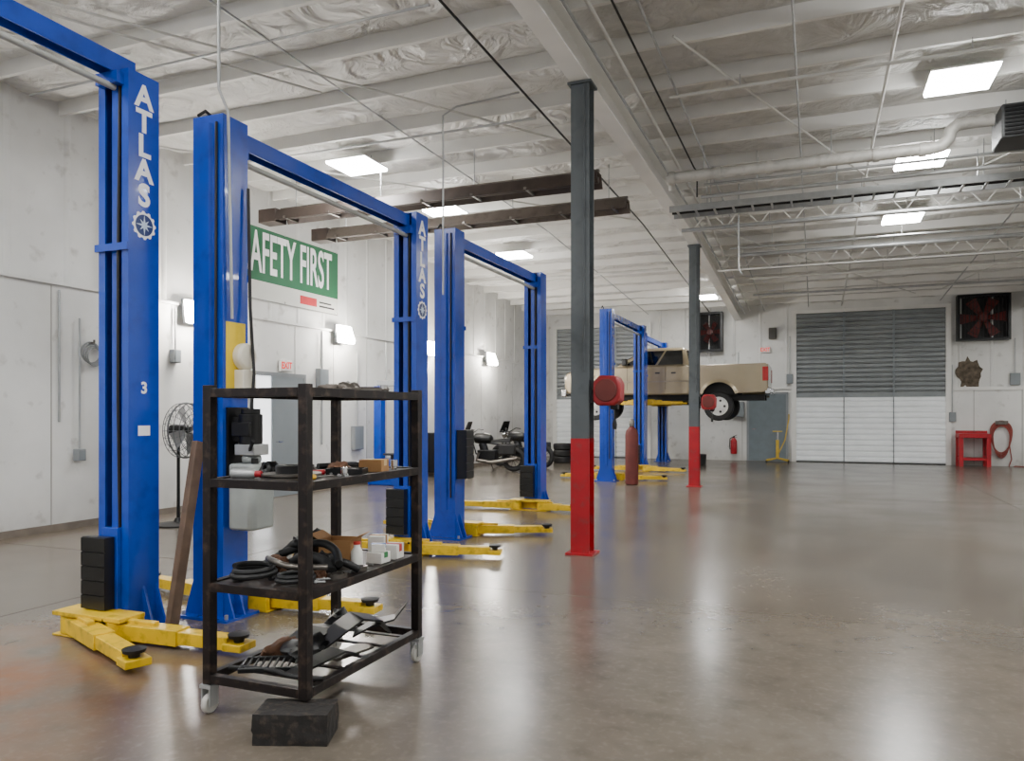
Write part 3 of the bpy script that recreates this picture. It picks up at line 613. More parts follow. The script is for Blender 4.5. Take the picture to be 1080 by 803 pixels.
def sidewin(u0,u1,v0,v1,s):
    def P(u,v):
        x=(-1.38+(2.14)*u)*(1-v)+(-0.5+1.12*u)*v; y=0.94*(1-v)+0.74*v; z=1.57+0.55*v
        return (x,s*(y+0.012),z)
    return [P(u0,v0),P(u1,v0),P(u1,v1),P(u0,v1)]
for s in (-1,1):
    for (u0,u1) in ((0.12,0.54),(0.58,0.92)):
        q=sidewin(u0,u1,0.08,0.82,s); b=MB(); b.hexa([Vector(p) for p in q]+[Vector(p)+Vector((0,-s*0.02,0)) for p in q]); b.build('side_window',glass,cab)
b=MB(); b.hexa([(0.745,-0.72,1.65),(0.745,0.72,1.65),(0.655,0.62,2.02),(0.655,-0.62,2.02),(0.76,-0.72,1.65),(0.76,0.72,1.65),(0.67,0.62,2.02),(0.67,-0.62,2.02)]); b.build('rear_window',glass,cab)
b=MB(); b.hexa([(-1.26,-0.84,1.63),(-1.26,0.84,1.63),(-0.64,0.7,2.02),(-0.64,-0.7,2.02),(-1.3,-0.84,1.63),(-1.3,0.84,1.63),(-0.68,0.7,2.02),(-0.68,-0.7,2.02)]); b.build('windshield',glass,cab)
seamk=M('panel_gap','#3a3428',0.6)
boxes('door_gap',seamk,body,[(x-0.006,x+0.006,-0.964,-0.955,0.9,1.56) for x in (-1.0,0.1)])
MB().box(-1.3,0.76,-0.968,-0.955,1.12,1.16).build('side_molding',M('molding_tan','#7d7260',0.5),body)
boxes('door_handle',plastic,body,[(x-0.09,x+0.04,-0.985,-0.96,1.36,1.4) for x in (-0.1,0.35)],0.006)
boxes('side_mirror',plastic,t,[(-1.12,-0.98,-1.18,-0.98,1.6,1.8),(-1.12,-0.98,0.98,1.18,1.6,1.8)],0.02)
b=MB(); b.box(2.78,2.93,-0.95,0.95,0.76,0.93); b.box(2.9,3.0,-0.9,0.9,0.78,0.9); b.build('rear_bumper',chrome,t,0.02)
b=MB(); b.box(-3.0,-2.84,-0.97,0.97,0.72,0.95); b.build('front_bumper',chrome,t,0.03)
for s in (-1,1):
    b=MB(); b.box(2.72,2.87,min(s*0.89,s*0.975),max(s*0.89,s*0.975),1.12,1.5); b.build('tail_light',taill,t,0.01)
    b=MB(); b.box(-2.91,-2.8,min(s*0.55,s*0.93),max(s*0.55,s*0.93),1.15,1.35); b.build('headlight',decalw,t,0.02)
b=MB(); b.box(-2.92,-2.86,-0.5,0.5,1.1,1.36); b.build('grille',blackm,t)
b=MB()
for s in (-1,1): b.box(-2.7,2.75,s*0.45-0.04,s*0.45+0.04,0.6,0.76)
for x in (-2.2,-0.8,0.4,2.4): b.box(x,x+0.08,-0.45,0.45,0.62,0.72)
b.build('chassis',blackm,t)
WZ=0.43
b=MB(); b.cyl((RWX,-0.8,WZ),(RWX,0.8,WZ),0.06); b.lathe([(0.06,-0.14),(0.15,-0.05),(0.15,0.05),(0.06,0.14)],(RWX,0,WZ),(0,1,0),16); b.build('rear_axle',blackm,t)
MB().cyl((-0.4,0,0.58),(RWX-0.1,0,0.46),0.045).build('drive_shaft',blackm,t)
MB().cyl((FWX,-0.75,WZ),(FWX,0.75,WZ),0.05).build('front_axle',blackm,t)
MB().box(-1.1,-0.3,-0.35,0.35,0.5,0.66).build('transmission',steel,t,0.03)
MB().box(0.9,1.2,-0.38,-0.02,0.55,0.75).build('fuel_tank',blackm,t,0.03)
b=MB(); b.tube([(-0.8,0.25,0.6),(0.6,0.25,0.6),(1.2,0.6,0.68),(2.4,0.75,0.75),(2.8,0.8,0.72)],0.035); b.build('tailpipe',steel,t)
alloy=M('rim_alloy','#d9d9d6',0.35,0.15)
for x in (FWX,RWX):
    for s in (-1,1):
        c=Vector((x,s*0.86,WZ)); ax=(0,s,0)
        b=MB(); b.lathe([(0.24,-0.11),(0.365,-0.115),(0.398,-0.08),(0.405,0.08),(0.375,0.115),(0.255,0.11),(0.24,0.0)],c,ax,32); w=b.build('wheel',black,t)
        b=MB(); b.lathe([(0.24,-0.1),(0.26,0.118),(0.24,0.122),(0.225,0.1),(0.1,0.11),(0.09,0.13),(0.04,0.135)],c,ax,28); b.build('rim',alloy,w)
        for k in range(5):
            a=2*PI*k/5; MB().cyl(c+Vector((math.cos(a)*0.16,s*0.1,math.sin(a)*0.16)),c+Vector((math.cos(a)*0.16,s*0.115,math.sin(a)*0.16)),0.034,n=12).build('rim_hole',black,w)

# ---------------------------------------------------------------- rack cart
RX0,RX1,RY0,RY1=-2.85,-2.22,2.95,4.08
rc=thing('rack_cart','black steel four tier rolling rack loaded with car parts','rack cart',((RX0+RX1)/2,(RY0+RY1)/2,0))
hx,hy=(RX1-RX0)/2,(RY1-RY0)/2; SZ=[0.19,0.65,1.17,1.62]; tb=0.05
for sx in (-1,1):
    for sy in (-1,1):
        x=sx*(hx-tb/2); y=sy*(hy-tb/2)
        b=MB(); b.box(x-tb/2,x+tb/2,y-tb/2,y+tb/2,0.148,1.645); b.build('post',rackm,rc,0.003)
        if sx==1 and sy==-1: continue        # this corner stands on the block instead of a caster
        b=MB(); b.box(x-0.035,x+0.035,y-0.035,y+0.035,0.13,0.148); b.box(x-0.028,x-0.02,y-0.03,y+0.03,0.04,0.13); b.box(x+0.02,x+0.028,y-0.03,y+0.03,0.04,0.13); cs=b.build('caster',galv,rc)
        b=MB(); b.lathe([(0.012,-0.016),(0.044,-0.016),(0.05,-0.01),(0.05,0.01),(0.044,0.016),(0.012,0.016)],(x,y,0.05),(1,0,0),20); b.build('wheel',M('caster_wheel','#b8b6b0',0.45),cs)
for k,z in enumerate(SZ):
    b=MB()
    for sx in (-1,1): b.box(min(sx*hx,sx*(hx-0.04)),max(sx*hx,sx*(hx-0.04)),-hy+tb,hy-tb,z-0.035,z+0.008)
    for sy in (-1,1): b.box(-hx+tb,hx-tb,min(sy*hy,sy*(hy-0.04)),max(sy*hy,sy*(hy-0.04)),z-0.035,z+0.008)
    s=b.build('shelf',rackm,rc,0.002)
    if k:
        MB().box(-hx+0.04,hx-0.04,-hy+0.04,hy-0.04,z-0.008,z).build('shelf_panel',M('shelf_worn','#2b2421',0.5,0.3,0.3,6,dirt='#5d4f44',dirtamt=0.5),s)
    else:      # the bottom tier is an open frame of flat bars
        n=5
        for i in range(n):
            yy=-hy+0.16+(2*hy-0.32)*i/(n-1); MB().box(-hx+0.03,hx-0.03,yy-0.014,yy+0.014,z-0.008,z).build('cross_bar',rackm,s)
S1,S2,S3,S4=SZ
def put(mb,name,mat,loc,label,cat,rz=0,bev=0,group=None):
    o=mb.build(name,mat,None,bev); o.location=loc; o.rotation_euler=(0,0,rz); return tag(o,label,cat,group)
def carton(w,d,h,loc,label,rz=0,mat=card,tape=None,open_=False):
    t=thing('carton',label,'box',loc,rz)
    if open_:
        b=MB(); th=0.004
        b.box(-w/2,w/2,-d/2,d/2,0,th); b.box(-w/2,-w/2+th,-d/2,d/2,th,h); b.box(w/2-th,w/2,-d/2,d/2,th,h); b.box(-w/2+th,w/2-th,-d/2,-d/2+th,th,h); b.box(-w/2+th,w/2-th,d/2-th,d/2,th,h); b.build('box_body',mat,t)
        for (s,a) in ((1,0.6),(-1,0.9)):
            b=MB(); b.hexa([(s*w/2,-d/2,h),(s*w/2,d/2,h),(s*(w/2+0.05),d/2,h+0.03),(s*(w/2+0.05),-d/2,h+0.03),(s*w/2,-d/2,h+th),(s*w/2,d/2,h+th),(s*(w/2+0.05),d/2,h+0.03+th),(s*(w/2+0.05),-d/2,h+0.03+th)]); b.build('flap',mat,t)
    else:
        b=MB(); b.box(-w/2,w/2,-d/2,d/2,0,h); b.build('box_body',mat,t,0.003)
        b=MB(); b.box(-w/2-0.001,w/2+0.001,-0.02,0.02,h*0.5,h+0.001); b.build('tape_strip',tape or M('tape_tan','#c9ab7c',0.4),t)
carton(0.19,0.17,0.14,(-2.52,3.66,S2),'open brown cardboard box on the third rack shelf',0.2,open_=True)
carton(0.13,0.1,0.06,(-2.6,3.88,S2),'small brown cardboard box behind the open box on rack',0.5)
b=MB(); b.lathe([(0.03,0),(0.033,0.01),(0.033,0.085),(0.018,0.11),(0.018,0.125)],(0,0,0),(0,0,1)); t=put(b,'bottle',clearp,(-2.37,3.6,S2),'small white plastic bottle beside the open cardboard box','bottle')
b=MB(); b.cyl((0,0,0.125),(0,0,0.14),0.02,n=14); b.build('cap',labelr,t)
for i,(x,y,w,d,h,m,tp,lab) in enumerate(((-2.33,3.76,0.1,0.1,0.06,clearp,labelg,'white parts box with green band, lower on third rack shelf'),(-2.32,3.9,0.1,0.11,0.085,clearp,labelr,'white parts box with red band at the shelf end'),(-2.45,3.95,0.1,0.1,0.12,clearp,card,'taller white parts box with tan band near back right post'))):
    carton(w,d,h,(x,y,S2),lab,0.15*i,m,tp)
carton(0.08,0.07,0.045,(-2.33,3.76,S2+0.061),'white parts box stacked on top of the green banded box',0.5,clearp,M('pack_blue','#3b62a8',0.5))
def coil(loc,R,r,turns,label,mat=black,name='rubber_hose',cat='hose',sx=1.0):
    P=[]; n=26
    for k in range(int(turns*n)+1):
        a=2*PI*k/n; rr=R*(1+0.08*math.sin(a*0.37)); P.append((rr*math.cos(a)*sx,rr*math.sin(a),r+ (k/n)*r*1.6))
    return put(MB().tube(P,r,8),name,mat,loc,label,cat)
coil((-2.68,3.13,S2),0.1,0.014,2.6,'coiled black rubber hose at left end of third shelf')
coil((-2.42,3.13,S2),0.085,0.012,2.2,'small coiled black hose near the front middle post')
def bent(loc,pts,r,label,mat=black,name='radiator_hose',cat='hose',rz=0):
    P=[Vector(p) for p in pts]
    for _ in range(2):
        Q=[P[0]]
        for a,c in zip(P,P[1:]): Q+= [a*0.75+c*0.25,a*0.25+c*0.75]
        Q.append(P[-1]); P=Q
    return put(MB().tube(P,r,12),name,mat,loc,label,cat,rz)
bent((-2.55,3.3,S2),[(-0.22,-0.05,0.03),(-0.08,0.05,0.03),(0.05,0.0,0.11),(0.15,0.06,0.07),(0.22,0.0,0.03)],0.03,'thick bent black radiator hose across the third shelf')
bent((-2.68,3.42,S2),[(-0.12,-0.06,0.025),(-0.05,0.02,0.08),(0.08,-0.03,0.17),(0.05,0.06,0.05)],0.026,'arched black rubber elbow hose behind the radiator hose')
bent((-2.38,3.4,S2),[(-0.12,-0.06,0.022),(0.0,0.05,0.022),(0.05,-0.02,0.08),(0.12,0.05,0.022)],0.02,'short black hose looping in front of the cardboard box')
bent((-2.55,3.22,S2),[(-0.2,0.1,0.07),(-0.05,-0.06,0.1),(0.1,-0.1,0.08),(0.24,0.02,0.07)],0.016,'grey braided hose lying over the two black coils',steel)
bent((-2.5,3.45,S2),[(-0.2,-0.1,0.09),(-0.05,0.05,0.15),(0.1,0.0,0.12),(0.2,-0.12,0.07)],0.022,'black rubber hose arched over the pile on third shelf')
def lump(name,mat,loc,sx,sy,sz,label,cat,seed=0,rz=0):
    b=MB(); bmesh.ops.create_icosphere(b.bm,subdivisions=3,radius=1.0)
    for v in b.bm.verts:
        n=noise.noise(v.co*1.6+Vector((seed,0,0)))*0.45+noise.noise(v.co*4+Vector((0,seed,0)))*0.2
        v.co*=1+n; v.co.z=max(v.co.z,-0.35)
        v.co=Vector((v.co.x*sx,v.co.y*sy,(v.co.z+0.35)*sz))
    return put(b,name,mat,loc,label,cat,rz)
lump('plastic_shroud',plastic,(-2.72,3.66,S2),0.08,0.15,0.12,'crumpled black plastic shroud lying behind the hoses','car part',3)
lump('rubber_boot',black,(-2.52,3.5,S2),0.07,0.05,0.07,'lumpy black rubber boot in front of the cardboard box','car part',17)
lump('rusty_casting',rusty,(-2.38,3.27,S2),0.045,0.05,0.045,'rusty brown casting at the third shelf edge behind front post','car part',51)
lump('knuckle_casting',rusty,(-2.66,3.28,S2+0.02),0.06,0.05,0.06,'rusty brown knuckle casting inside the hose pile','car part',57)
def bearing(loc,R,label,h=0.03):
    t=thing('bearing',label,'bearing',loc)
    b=MB(); b.lathe([(R*0.75,0),(R,0),(R,h),(R*0.75,h),(R*0.75,0.0001)],(0,0,0),(0,0,1)); b.build('outer_race',steel,t)
    b=MB(); b.lathe([(R*0.45,0),(R*0.6,0),(R*0.6,h),(R*0.45,h),(R*0.45,0.0001)],(0,0,0),(0,0,1)); b.build('inner_race',steel,t)
    b=MB(); b.lathe([(R*0.6,h*0.3),(R*0.75,h*0.3),(R*0.75,h*0.7),(R*0.6,h*0.7),(R*0.6,h*0.31)],(0,0,0),(0,0,1)); b.build('ball_cage',blackm,t)
bearing((-2.29,3.3,S2),0.05,'steel wheel bearing on third shelf right of front middle post')
bearing((-2.28,3.5,S2),0.035,'smaller steel bearing ring in front of the white bottle')
bearing((-2.4,3.5,S2),0.042,'steel bearing ring lying among the black hoses')
t=thing('brake_rotor','dark steel brake rotor lying on the second rack shelf','brake rotor',(-2.5,3.2,S3))
b=MB(); b.lathe([(0.08,0.0),(0.15,0.0),(0.15,0.01),(0.085,0.01),(0.085,0.018),(0.15,0.018),(0.15,0.028),(0.08,0.028)],(0,0,0),(0,0,1),40); b.build('disc',steel,t)
b=MB(); b.lathe([(0.08,0.028),(0.08,0.065),(0.075,0.07),(0.035,0.07),(0.035,0.05)],(0,0,0),(0,0,1),32); b.build('hat',blackm,t)
carton(0.14,0.11,0.07,(-2.36,3.76,S3),'small brown cardboard box on the second rack shelf',0.15)
carton(0.1,0.08,0.05,(-2.52,3.93,S3),'small white parts box behind the brown box on second shelf',0.4,clearp,M('pack_blue','#3b62a8'))
b=MB(); b.box(-0.1,0.1,-0.06,0.06,0,0.006); b.box(-0.1,0.1,-0.06,-0.054,0.006,0.035); b.box(-0.1,0.1,0.054,0.06,0.006,0.035); b.box(-0.1,-0.094,-0.054,0.054,0.006,0.035); b.box(0.094,0.1,-0.054,0.054,0.006,0.035)
put(b,'parts_tray',plastic,(-2.38,3.52,S3),'shallow black parts tray beside the small cardboard box','tray',0.3)
def socket(loc,r,h,label,m=chrome): 
    b=MB(); b.lathe([(r*0.6,h),(r,h),(r,h*0.4),(r*0.8,h*0.35),(r*0.8,0),(0.001,0)],(0,0,0),(0,0,1),16); put(b,'socket',m,loc,label,'socket')
socket((-2.29,3.36,S3),0.018,0.05,'chrome socket standing at the second shelf edge near front post')
socket((-2.31,3.9,S3),0.022,0.06,'chrome socket standing right of the small cardboard box')
def screwdriver(loc,rz,label,m):
    t=thing('screwdriver',label,'screwdriver',loc,rz)
    b=MB(); b.lathe([(0.006,0),(0.014,0.01),(0.012,0.05),(0.015,0.09),(0.007,0.1)],(-0.1,0,0.015),(1,0,0),12); b.build('handle',m,t)
    b=MB(); b.cyl((0,0,0.015),(0.12,0,0.015),0.004,n=8); b.build('shank',chrome,t)
screwdriver((-2.47,3.45,S3),0.8,'red handled screwdriver on second shelf behind the tray',redp)
screwdriver((-2.33,3.17,S3),1.4,'yellow handled screwdriver on second shelf by the front post',M('handle_yellow','#d8a818',0.4))
lump('caliper_casting',steel,(-2.68,3.55,S3),0.05,0.07,0.05,'rough grey casting on the second shelf toward the back','car part',9)
lump('engine_mount',blackm,(-2.72,3.3,S3),0.06,0.06,0.06,'black lumpy engine mount behind the brake rotor','car part',14)
lump('starter_casting',rusty,(-2.5,3.62,S3),0.05,0.08,0.05,'rusty greasy casting behind the parts tray','car part',41)
bent((-2.62,3.85,S3),[(-0.12,-0.1,0.02),(-0.05,0.05,0.02),(0.05,0.0,0.03),(0.12,0.1,0.02)],0.018,'short black hose near the back right of second shelf')
t=thing('spray_can','small silver spray can lying at left end of second shelf','spray can',(-2.7,3.08,S3+0.026),0.2)
MB().lathe([(0.018,0.0),(0.025,0.005),(0.025,0.12),(0.016,0.135)],(-0.07,0,0),(1,0,0),18).build('can_body',galv,t)
MB().lathe([(0.017,0.0),(0.017,0.03),(0.014,0.034)],(0.062,0,0),(1,0,0),16).build('cap',redp,t)
carton(0.15,0.11,0.04,(-2.42,3.85,S4),'small dark box lying on the top rack shelf',0.2,M('pack_dark','#3a3330',0.6))
def wrench(loc,rz,label):
    b=MB(); b.bar((-0.12,0,0.008),(0.1,0,0.008),0.02,0.01); b.ring((0.12,0,0.008),(0,0,1),0.022,0.007,16,6); b.ring((-0.13,0,0.008),(0,0,1),0.018,0.006,16,6)
    put(b,'wrench',steel,loc,label,'wrench',rz)
wrench((-2.28,3.56,S4+0.009),1.2,'steel ring wrench lying on the top rack shelf near middle')
lump('shop_rag',M('rag_grey','#5b534c',0.9),(-2.4,3.4,S4),0.06,0.09,0.03,'crumpled grey shop rag on the top rack shelf','rag',5)
lump('brake_caliper',steel,(-2.45,3.64,S4),0.06,0.08,0.045,'rough brake caliper lying on the top rack shelf','car part',21)
socket((-2.29,3.75,S4+0.0),0.022,0.045,'chrome socket standing on the top rack shelf')
def bolts(n,z,xs,ys,label,group):
    proto=None
    for k in range(n):
        if proto is None:
            b=MB(); b.cyl((0,0,0.009),(0.045,0,0.009),0.005,n=8); b.cyl((-0.008,0,0.009),(0,0,0.009),0.009,n=6); o=b.build('bolt',galv)
            proto=o
        else:
            o=proto.copy(); COL.objects.link(o)
        o.location=(random.uniform(*xs),random.uniform(*ys),z); o.rotation_euler=(0,0,random.uniform(0,6.28)); tag(o,label,'bolt',group)
bolts(12,S2,(-2.36,-2.27),(3.1,4.0),'small loose steel bolt lying on the third rack shelf','loose bolts on the third rack shelf')
bolts(10,S3,(-2.45,-2.27),(3.1,4.0),'small loose steel bolt lying on the second rack shelf','loose bolts on the second rack shelf')
def trim_panel(loc,rz,label,pts,w,t_=0.012,mat=plastic):
    b=MB()
    for (a,c) in zip(pts,pts[1:]): b.hexa([(a[0],-w*a[2],a[1]),(a[0],w*a[2],a[1]),(c[0],w*c[2],c[1]),(c[0],-w*c[2],c[1]),(a[0],-w*a[2],a[1]+t_),(a[0],w*a[2],a[1]+t_),(c[0],w*c[2],c[1]+t_),(c[0],-w*c[2],c[1]+t_)])
    put(b,'fender_trim',mat,loc,label,'car part',rz)
trim_panel((-2.45,3.72,S1+0.002),1.0,'curved black fender trim standing up at bottom shelf right end',[(-0.22,0.0,0.6),(-0.1,0.09,1),(0.0,0.14,1),(0.12,0.11,0.9),(0.2,0.02,0.4)],0.1)
trim_panel((-2.4,3.9,S1+0.002),0.5,'pointed black fender trim nearest the right rack caster',[(-0.16,0.0,0.8),(-0.05,0.06,1),(0.08,0.09,0.7),(0.15,0.17,0.25)],0.08)
trim_panel((-2.68,3.68,S1+0.002),1.5,'flat black splash panel toward the back of bottom shelf',[(-0.24,0.01,0.8),(0,0.06,1),(0.24,0.01,0.9)],0.11)
trim_panel((-2.38,3.3,S1+0.002),1.3,'bent black trim strip along the front edge of bottom shelf',[(-0.2,0.0,0.7),(-0.05,0.03,1),(0.1,0.05,1),(0.22,0.0,0.5)],0.06)
t=thing('grille_insert','black plastic grille insert lying on the bottom rack shelf','car part',(-2.6,3.2,S1+0.002),0.5)
b=MB(); b.box(-0.17,0.17,-0.1,-0.085,0,0.025); b.box(-0.17,0.17,0.085,0.1,0,0.025); b.box(-0.17,-0.155,-0.085,0.085,0,0.025); b.box(0.155,0.17,-0.085,0.085,0,0.025); b.build('frame',plastic,t,0.004)
boxes('slat',plastic,t,[(-0.136+k*0.034-0.004,-0.136+k*0.034+0.004,-0.085,0.085,0.006,0.02) for k in range(9)])
bent((-2.5,3.08,S1+0.002),[(-0.28,-0.02,0.014),(-0.05,0.04,0.014),(0.1,-0.02,0.014),(0.27,0.02,0.014)],0.013,'thin black hose on the bottom shelf near left caster')
lump('black_bracket',plastic,(-2.6,3.45,S1),0.1,0.14,0.06,'lumpy black plastic bracket in the middle of bottom shelf','car part',31)
lump('air_duct',plastic,(-2.7,3.92,S1),0.08,0.1,0.08,'black moulded air duct at the back right of bottom shelf','car part',37)
lump('control_arm',rusty,(-2.73,3.4,S1),0.05,0.15,0.05,'rusty suspension arm lying at the back of bottom shelf','car part',63)
b=MB(); b.prism([(-0.15,-0.05),(0.13,-0.06),(0.16,0.0),(0.11,0.06),(-0.13,0.05)],0,0.012,'z'); put(b,'steel_plate',steel,(-2.37,3.53,S1+0.002),'flat steel bracket plate on the bottom rack shelf','car part',1.4)
b=MB(); bmesh.ops.create_cube(b.bm,size=1.0); bmesh.ops.subdivide_edges(b.bm,edges=b.bm.edges[:],cuts=7,use_grid_fill=True)
for v in b.bm.verts:
    c=v.co.copy()
    v.co=Vector((c.x*0.34,c.y*0.2,(c.z+0.5)*0.142))
    k=noise.noise(c*3.1+Vector((5,2,1)))*0.02+noise.noise(c*9)*0.008
    v.co.y*=1+k*3
    if c.z<0.45 and c.z>-0.45: v.co.x*=1+k*2
    if c.z>0.45: v.co.z-=abs(k)*0.5
    v.co.z=min(v.co.z,0.145)
o=b.build('support_block',M('block_dirty','#1c1917',0.8,0,0.4,14,bump=0.5,dirt='#57493d',dirtamt=0.5)); o.location=(-2.24,2.9,0); o.rotation_euler=(0,0,d2(21)); tag(o,'rough dirty black block on floor under the rack front corner','block')
o=MB().bar((-4.1,3.96,0.02),(-4.16,4.27,1.3),0.085,0.05,(1,0,0)).build('wooden_bar',wood,None,0.006); tag(o,'long weathered wooden bar leaning on the near blue post','wooden bar')

# ---------------------------------------------------------------- pedestal fan
t=thing('pedestal_fan','grey caged pedestal fan standing near the left wall','fan',(-8.0,7.85,0),0.15)
b=MB(); b.lathe([(0.3,0),(0.3,0.02),(0.06,0.05),(0.04,0.1)],(0,0,0),(0,0,1)); b.build('base',blackm,t)
b=MB(); b.cyl((0,0,0.08),(0,0,1.25),0.022); b.build('pole',blackm,t)
b=MB(); b.cyl((-0.1,0,1.28),(0.12,0,1.28),0.08); b.box(-0.04,0.04,-0.04,0.04,1.18,1.24); b.build('motor',blackm,t)
b=MB(); R=0.37
for (xx,rr) in ((0.12,R),(0.04,R*0.99),(0.2,R*0.99),(0.235,R*0.8),(0.25,R*0.6),(0.255,R*0.4),(0.255,R*0.2),(0.0,R*0.75)): b.ring((xx,0,1.28),(1,0,0),rr,0.005 if rr<R else 0.012,36,6)
for k in range(24):
    a=2*PI*k/24; c,s=math.cos(a),math.sin(a)
    b.tube([(0.256,c*0.06,1.28+s*0.06),(0.25,c*R*0.6,1.28+s*R*0.6),(0.2,c*R*0.99,1.28+s*R*0.99),(0.12,c*R,1.28+s*R),(0.04,c*R*0.99,1.28+s*R*0.99),(-0.02,c*R*0.4,1.28+s*R*0.4)],0.003,5)
b.build('cage',M('cage_dark','#55585a',0.4,0.4),t)
MB().cyl((0.11,0,1.28),(0.18,0,1.28),0.05).build('hub',blackm,t)
for k in range(4):
    a=2*PI*k/4+0.4; u=Vector((0,math.cos(a),math.sin(a))); v=Vector((0,-math.sin(a),math.cos(a))); o0=Vector((0.14,0,1.28)); n=Vector((1,0,0))
    MB().hexa([o0+u*0.05-v*0.03-n*0.02,o0+u*0.05+v*0.03+n*0.02,o0+u*0.32+v*0.12+n*0.03,o0+u*0.32-v*0.1-n*0.03,o0+u*0.05-v*0.03-n*0.016,o0+u*0.05+v*0.03+n*0.024,o0+u*0.32+v*0.12+n*0.034,o0+u*0.32-v*0.1-n*0.026]).build('blade',M('fan_blade','#7b7c7c',0.4,0.5),t)

p=onX(97,372,WX+0.05)
t=thing('cord_coil','coiled grey cord hanging on a hook on left wall','cord',(WX,p.y,p.z))
b=MB()
for k in range(4): b.ring((0.03+0.012*k,0.01*k,-0.02*k),(1,0.05*k,0),0.14-0.006*k,0.01,26,6)
b.build('cord_loops',M('cord_grey','#7d7f80',0.6),t)
b=MB(); b.bar((0,0,0.13),(0.09,0,0.13),0.02,0.02); b.box(0.08,0.1,-0.01,0.01,0.13,0.17); b.build('hook',steel,t)
def wall_box(px,py,w,h,label,name='junction_box'):
    p=onX(px,py,WX+0.05); t=thing(name,label,'electrical box',(WX,p.y,p.z))
    b=MB(); b.box(0,0.1,-w/2,w/2,-h/2,h/2); b.build('enclosure',grey,t,0.01)
    b=MB(); b.box(0.1,0.108,-w/2+0.02,w/2-0.02,-h/2+0.02,h/2-0.02); b.build('cover',doorgrey,t)
    b=MB(); b.cyl((0.05,0,h/2),(0.05,0,min(3.1-p.z,1.8)),0.014,n=10); b.build('conduit',galv,t)
wall_box(340,400,0.3,0.4,'grey electrical box right of the side door')
wall_box(377,462,0.35,0.5,'grey electrical box low on wall behind the rack')
wall_box(185,376,0.14,0.2,'small grey outlet box on wall above the pedestal fan')
wall_box(84,480,0.12,0.16,'small grey outlet box low on wall left of first post')

# ---------------------------------------------------------------- tire changer by left wall
t=thing('tire_changer','blue tall tire changer machine against the left wall','tire changer',(-8.35,14.1,0))
b=MB(); b.box(-0.45,0.35,-0.35,0.35,0,0.55); b.build('cabinet',blue,t,0.03)
b=MB(); b.lathe([(0.12,0.55),(0.12,0.62),(0.28,0.63),(0.28,0.66),(0.05,0.67)],(0.05,0,0),(0,0,1)); b.build('turntable',blackm,t)
b=MB(); b.box(-0.45,-0.27,-0.1,0.1,0.55,2.1); b.build('tower',blue,t,0.015)
b=MB(); b.box(-0.4,0.15,-0.06,0.06,2.1,2.22); b.build('swing_arm',grey,t,0.015)
b=MB(); b.cyl((0.1,0,1.0),(0.1,0,2.32),0.025); b.lathe([(0.02,0),(0.05,0.04),(0.04,0.12)],(0.1,0,0.92),(0,0,1),14); b.build('mount_head',chrome,t)
# ---------------------------------------------------------------- motorcycles
def motorcycle(loc,rz,label):
    t=thing('motorcycle',label,'motorcycle',loc,rz)
    for x in (-0.7,0.7):
        b=MB(); b.ring((x,0,0.32),(0,1,0),0.26,0.06,30,10); w=b.build('wheel',black,t)
        b=MB(); b.ring((x,0,0.32),(0,1,0),0.2,0.015,26,6); b.cyl((x,-0.06,0.32),(x,0.06,0.32),0.05)
        for k in range(10):
            a=2*PI*k/10; b.cyl((x,0,0.32),(x+math.cos(a)*0.2,0,0.32+math.sin(a)*0.2),0.006,n=6)
        b.build('rim',blackm,w)
    b=MB(); b.tube([(0.7,0.08,0.32),(0.1,0.1,0.35),(-0.35,0.06,0.45),(-0.45,0,0.85),(-0.1,0,0.75),(0.35,0,0.7),(0.6,0,0.72)],0.022); b.build('frame',blackm,t)
    for s in (-1,1):
        MB().tube([(-0.7,s*0.09,0.32),(-0.5,s*0.09,0.9),(-0.46,s*0.09,0.98)],0.024).build('fork',steel,t)
        MB().box(0.35,0.8,min(s*0.14,s*0.26),max(s*0.14,s*0.26),0.45,0.72).build('saddlebag',black,t,0.03)
    b=MB(); b.tube([(-0.25,0.38,1.08),(-0.36,0.28,1.1),(-0.45,0.1,1.0),(-0.45,-0.1,1.0),(-0.36,-0.28,1.1),(-0.25,-0.38,1.08)],0.015); b.build('handlebar',blackm,t)
    b=MB(); b.lathe([(0.02,-0.3),(0.13,-0.22),(0.16,0.0),(0.11,0.2),(0.03,0.26)],(-0.12,0,0.86),(1,0,0),20); b.build('fuel_tank',plastic,t)
    b=MB(); b.hexa([(0.1,-0.13,0.76),(0.62,-0.11,0.76),(0.62,0.11,0.76),(0.1,0.13,0.76),(0.12,-0.11,0.82),(0.66,-0.09,0.9),(0.66,0.09,0.9),(0.12,0.11,0.82)]); b.build('seat',black,t,0.02)
    b=MB(); b.box(-0.25,0.25,-0.16,0.16,0.24,0.56); b.cyl((-0.08,0,0.5),(-0.16,0,0.74),0.11); b.build('engine',blackm,t,0.02)
    b=MB(); b.tube([(-0.2,-0.15,0.5),(-0.25,-0.18,0.3),(0.1,-0.18,0.24),(0.4,-0.18,0.28),(0.85,-0.18,0.36)],0.045); b.build('exhaust',steel,t)
    b=MB(); b.lathe([(0.03,0.1),(0.09,0.02),(0.1,-0.04),(0.08,-0.05)],(-0.56,0,0.92),(1,0,0),18); b.build('headlight',chrome,t)
    b=MB(); b.hexa([(-0.62,-0.22,0.98),(-0.62,0.22,0.98),(-0.6,0.22,0.98),(-0.6,-0.22,0.98),(-0.5,-0.16,1.3),(-0.5,0.16,1.3),(-0.48,0.16,1.3),(-0.48,-0.16,1.3)]); b.build('windshield',glass,t)
    b=MB(); b.bar((0.0,0.12,0.3),(0.08,0.25,0.0),0.02,0.015); b.build('kickstand',blackm,t)
motorcycle((-8.0,18.3,0),0.1,'black motorcycle parked by the left wall, nearer one')
motorcycle((-7.7,20.0,0),-0.15,'black motorcycle parked by the left wall, farther one')
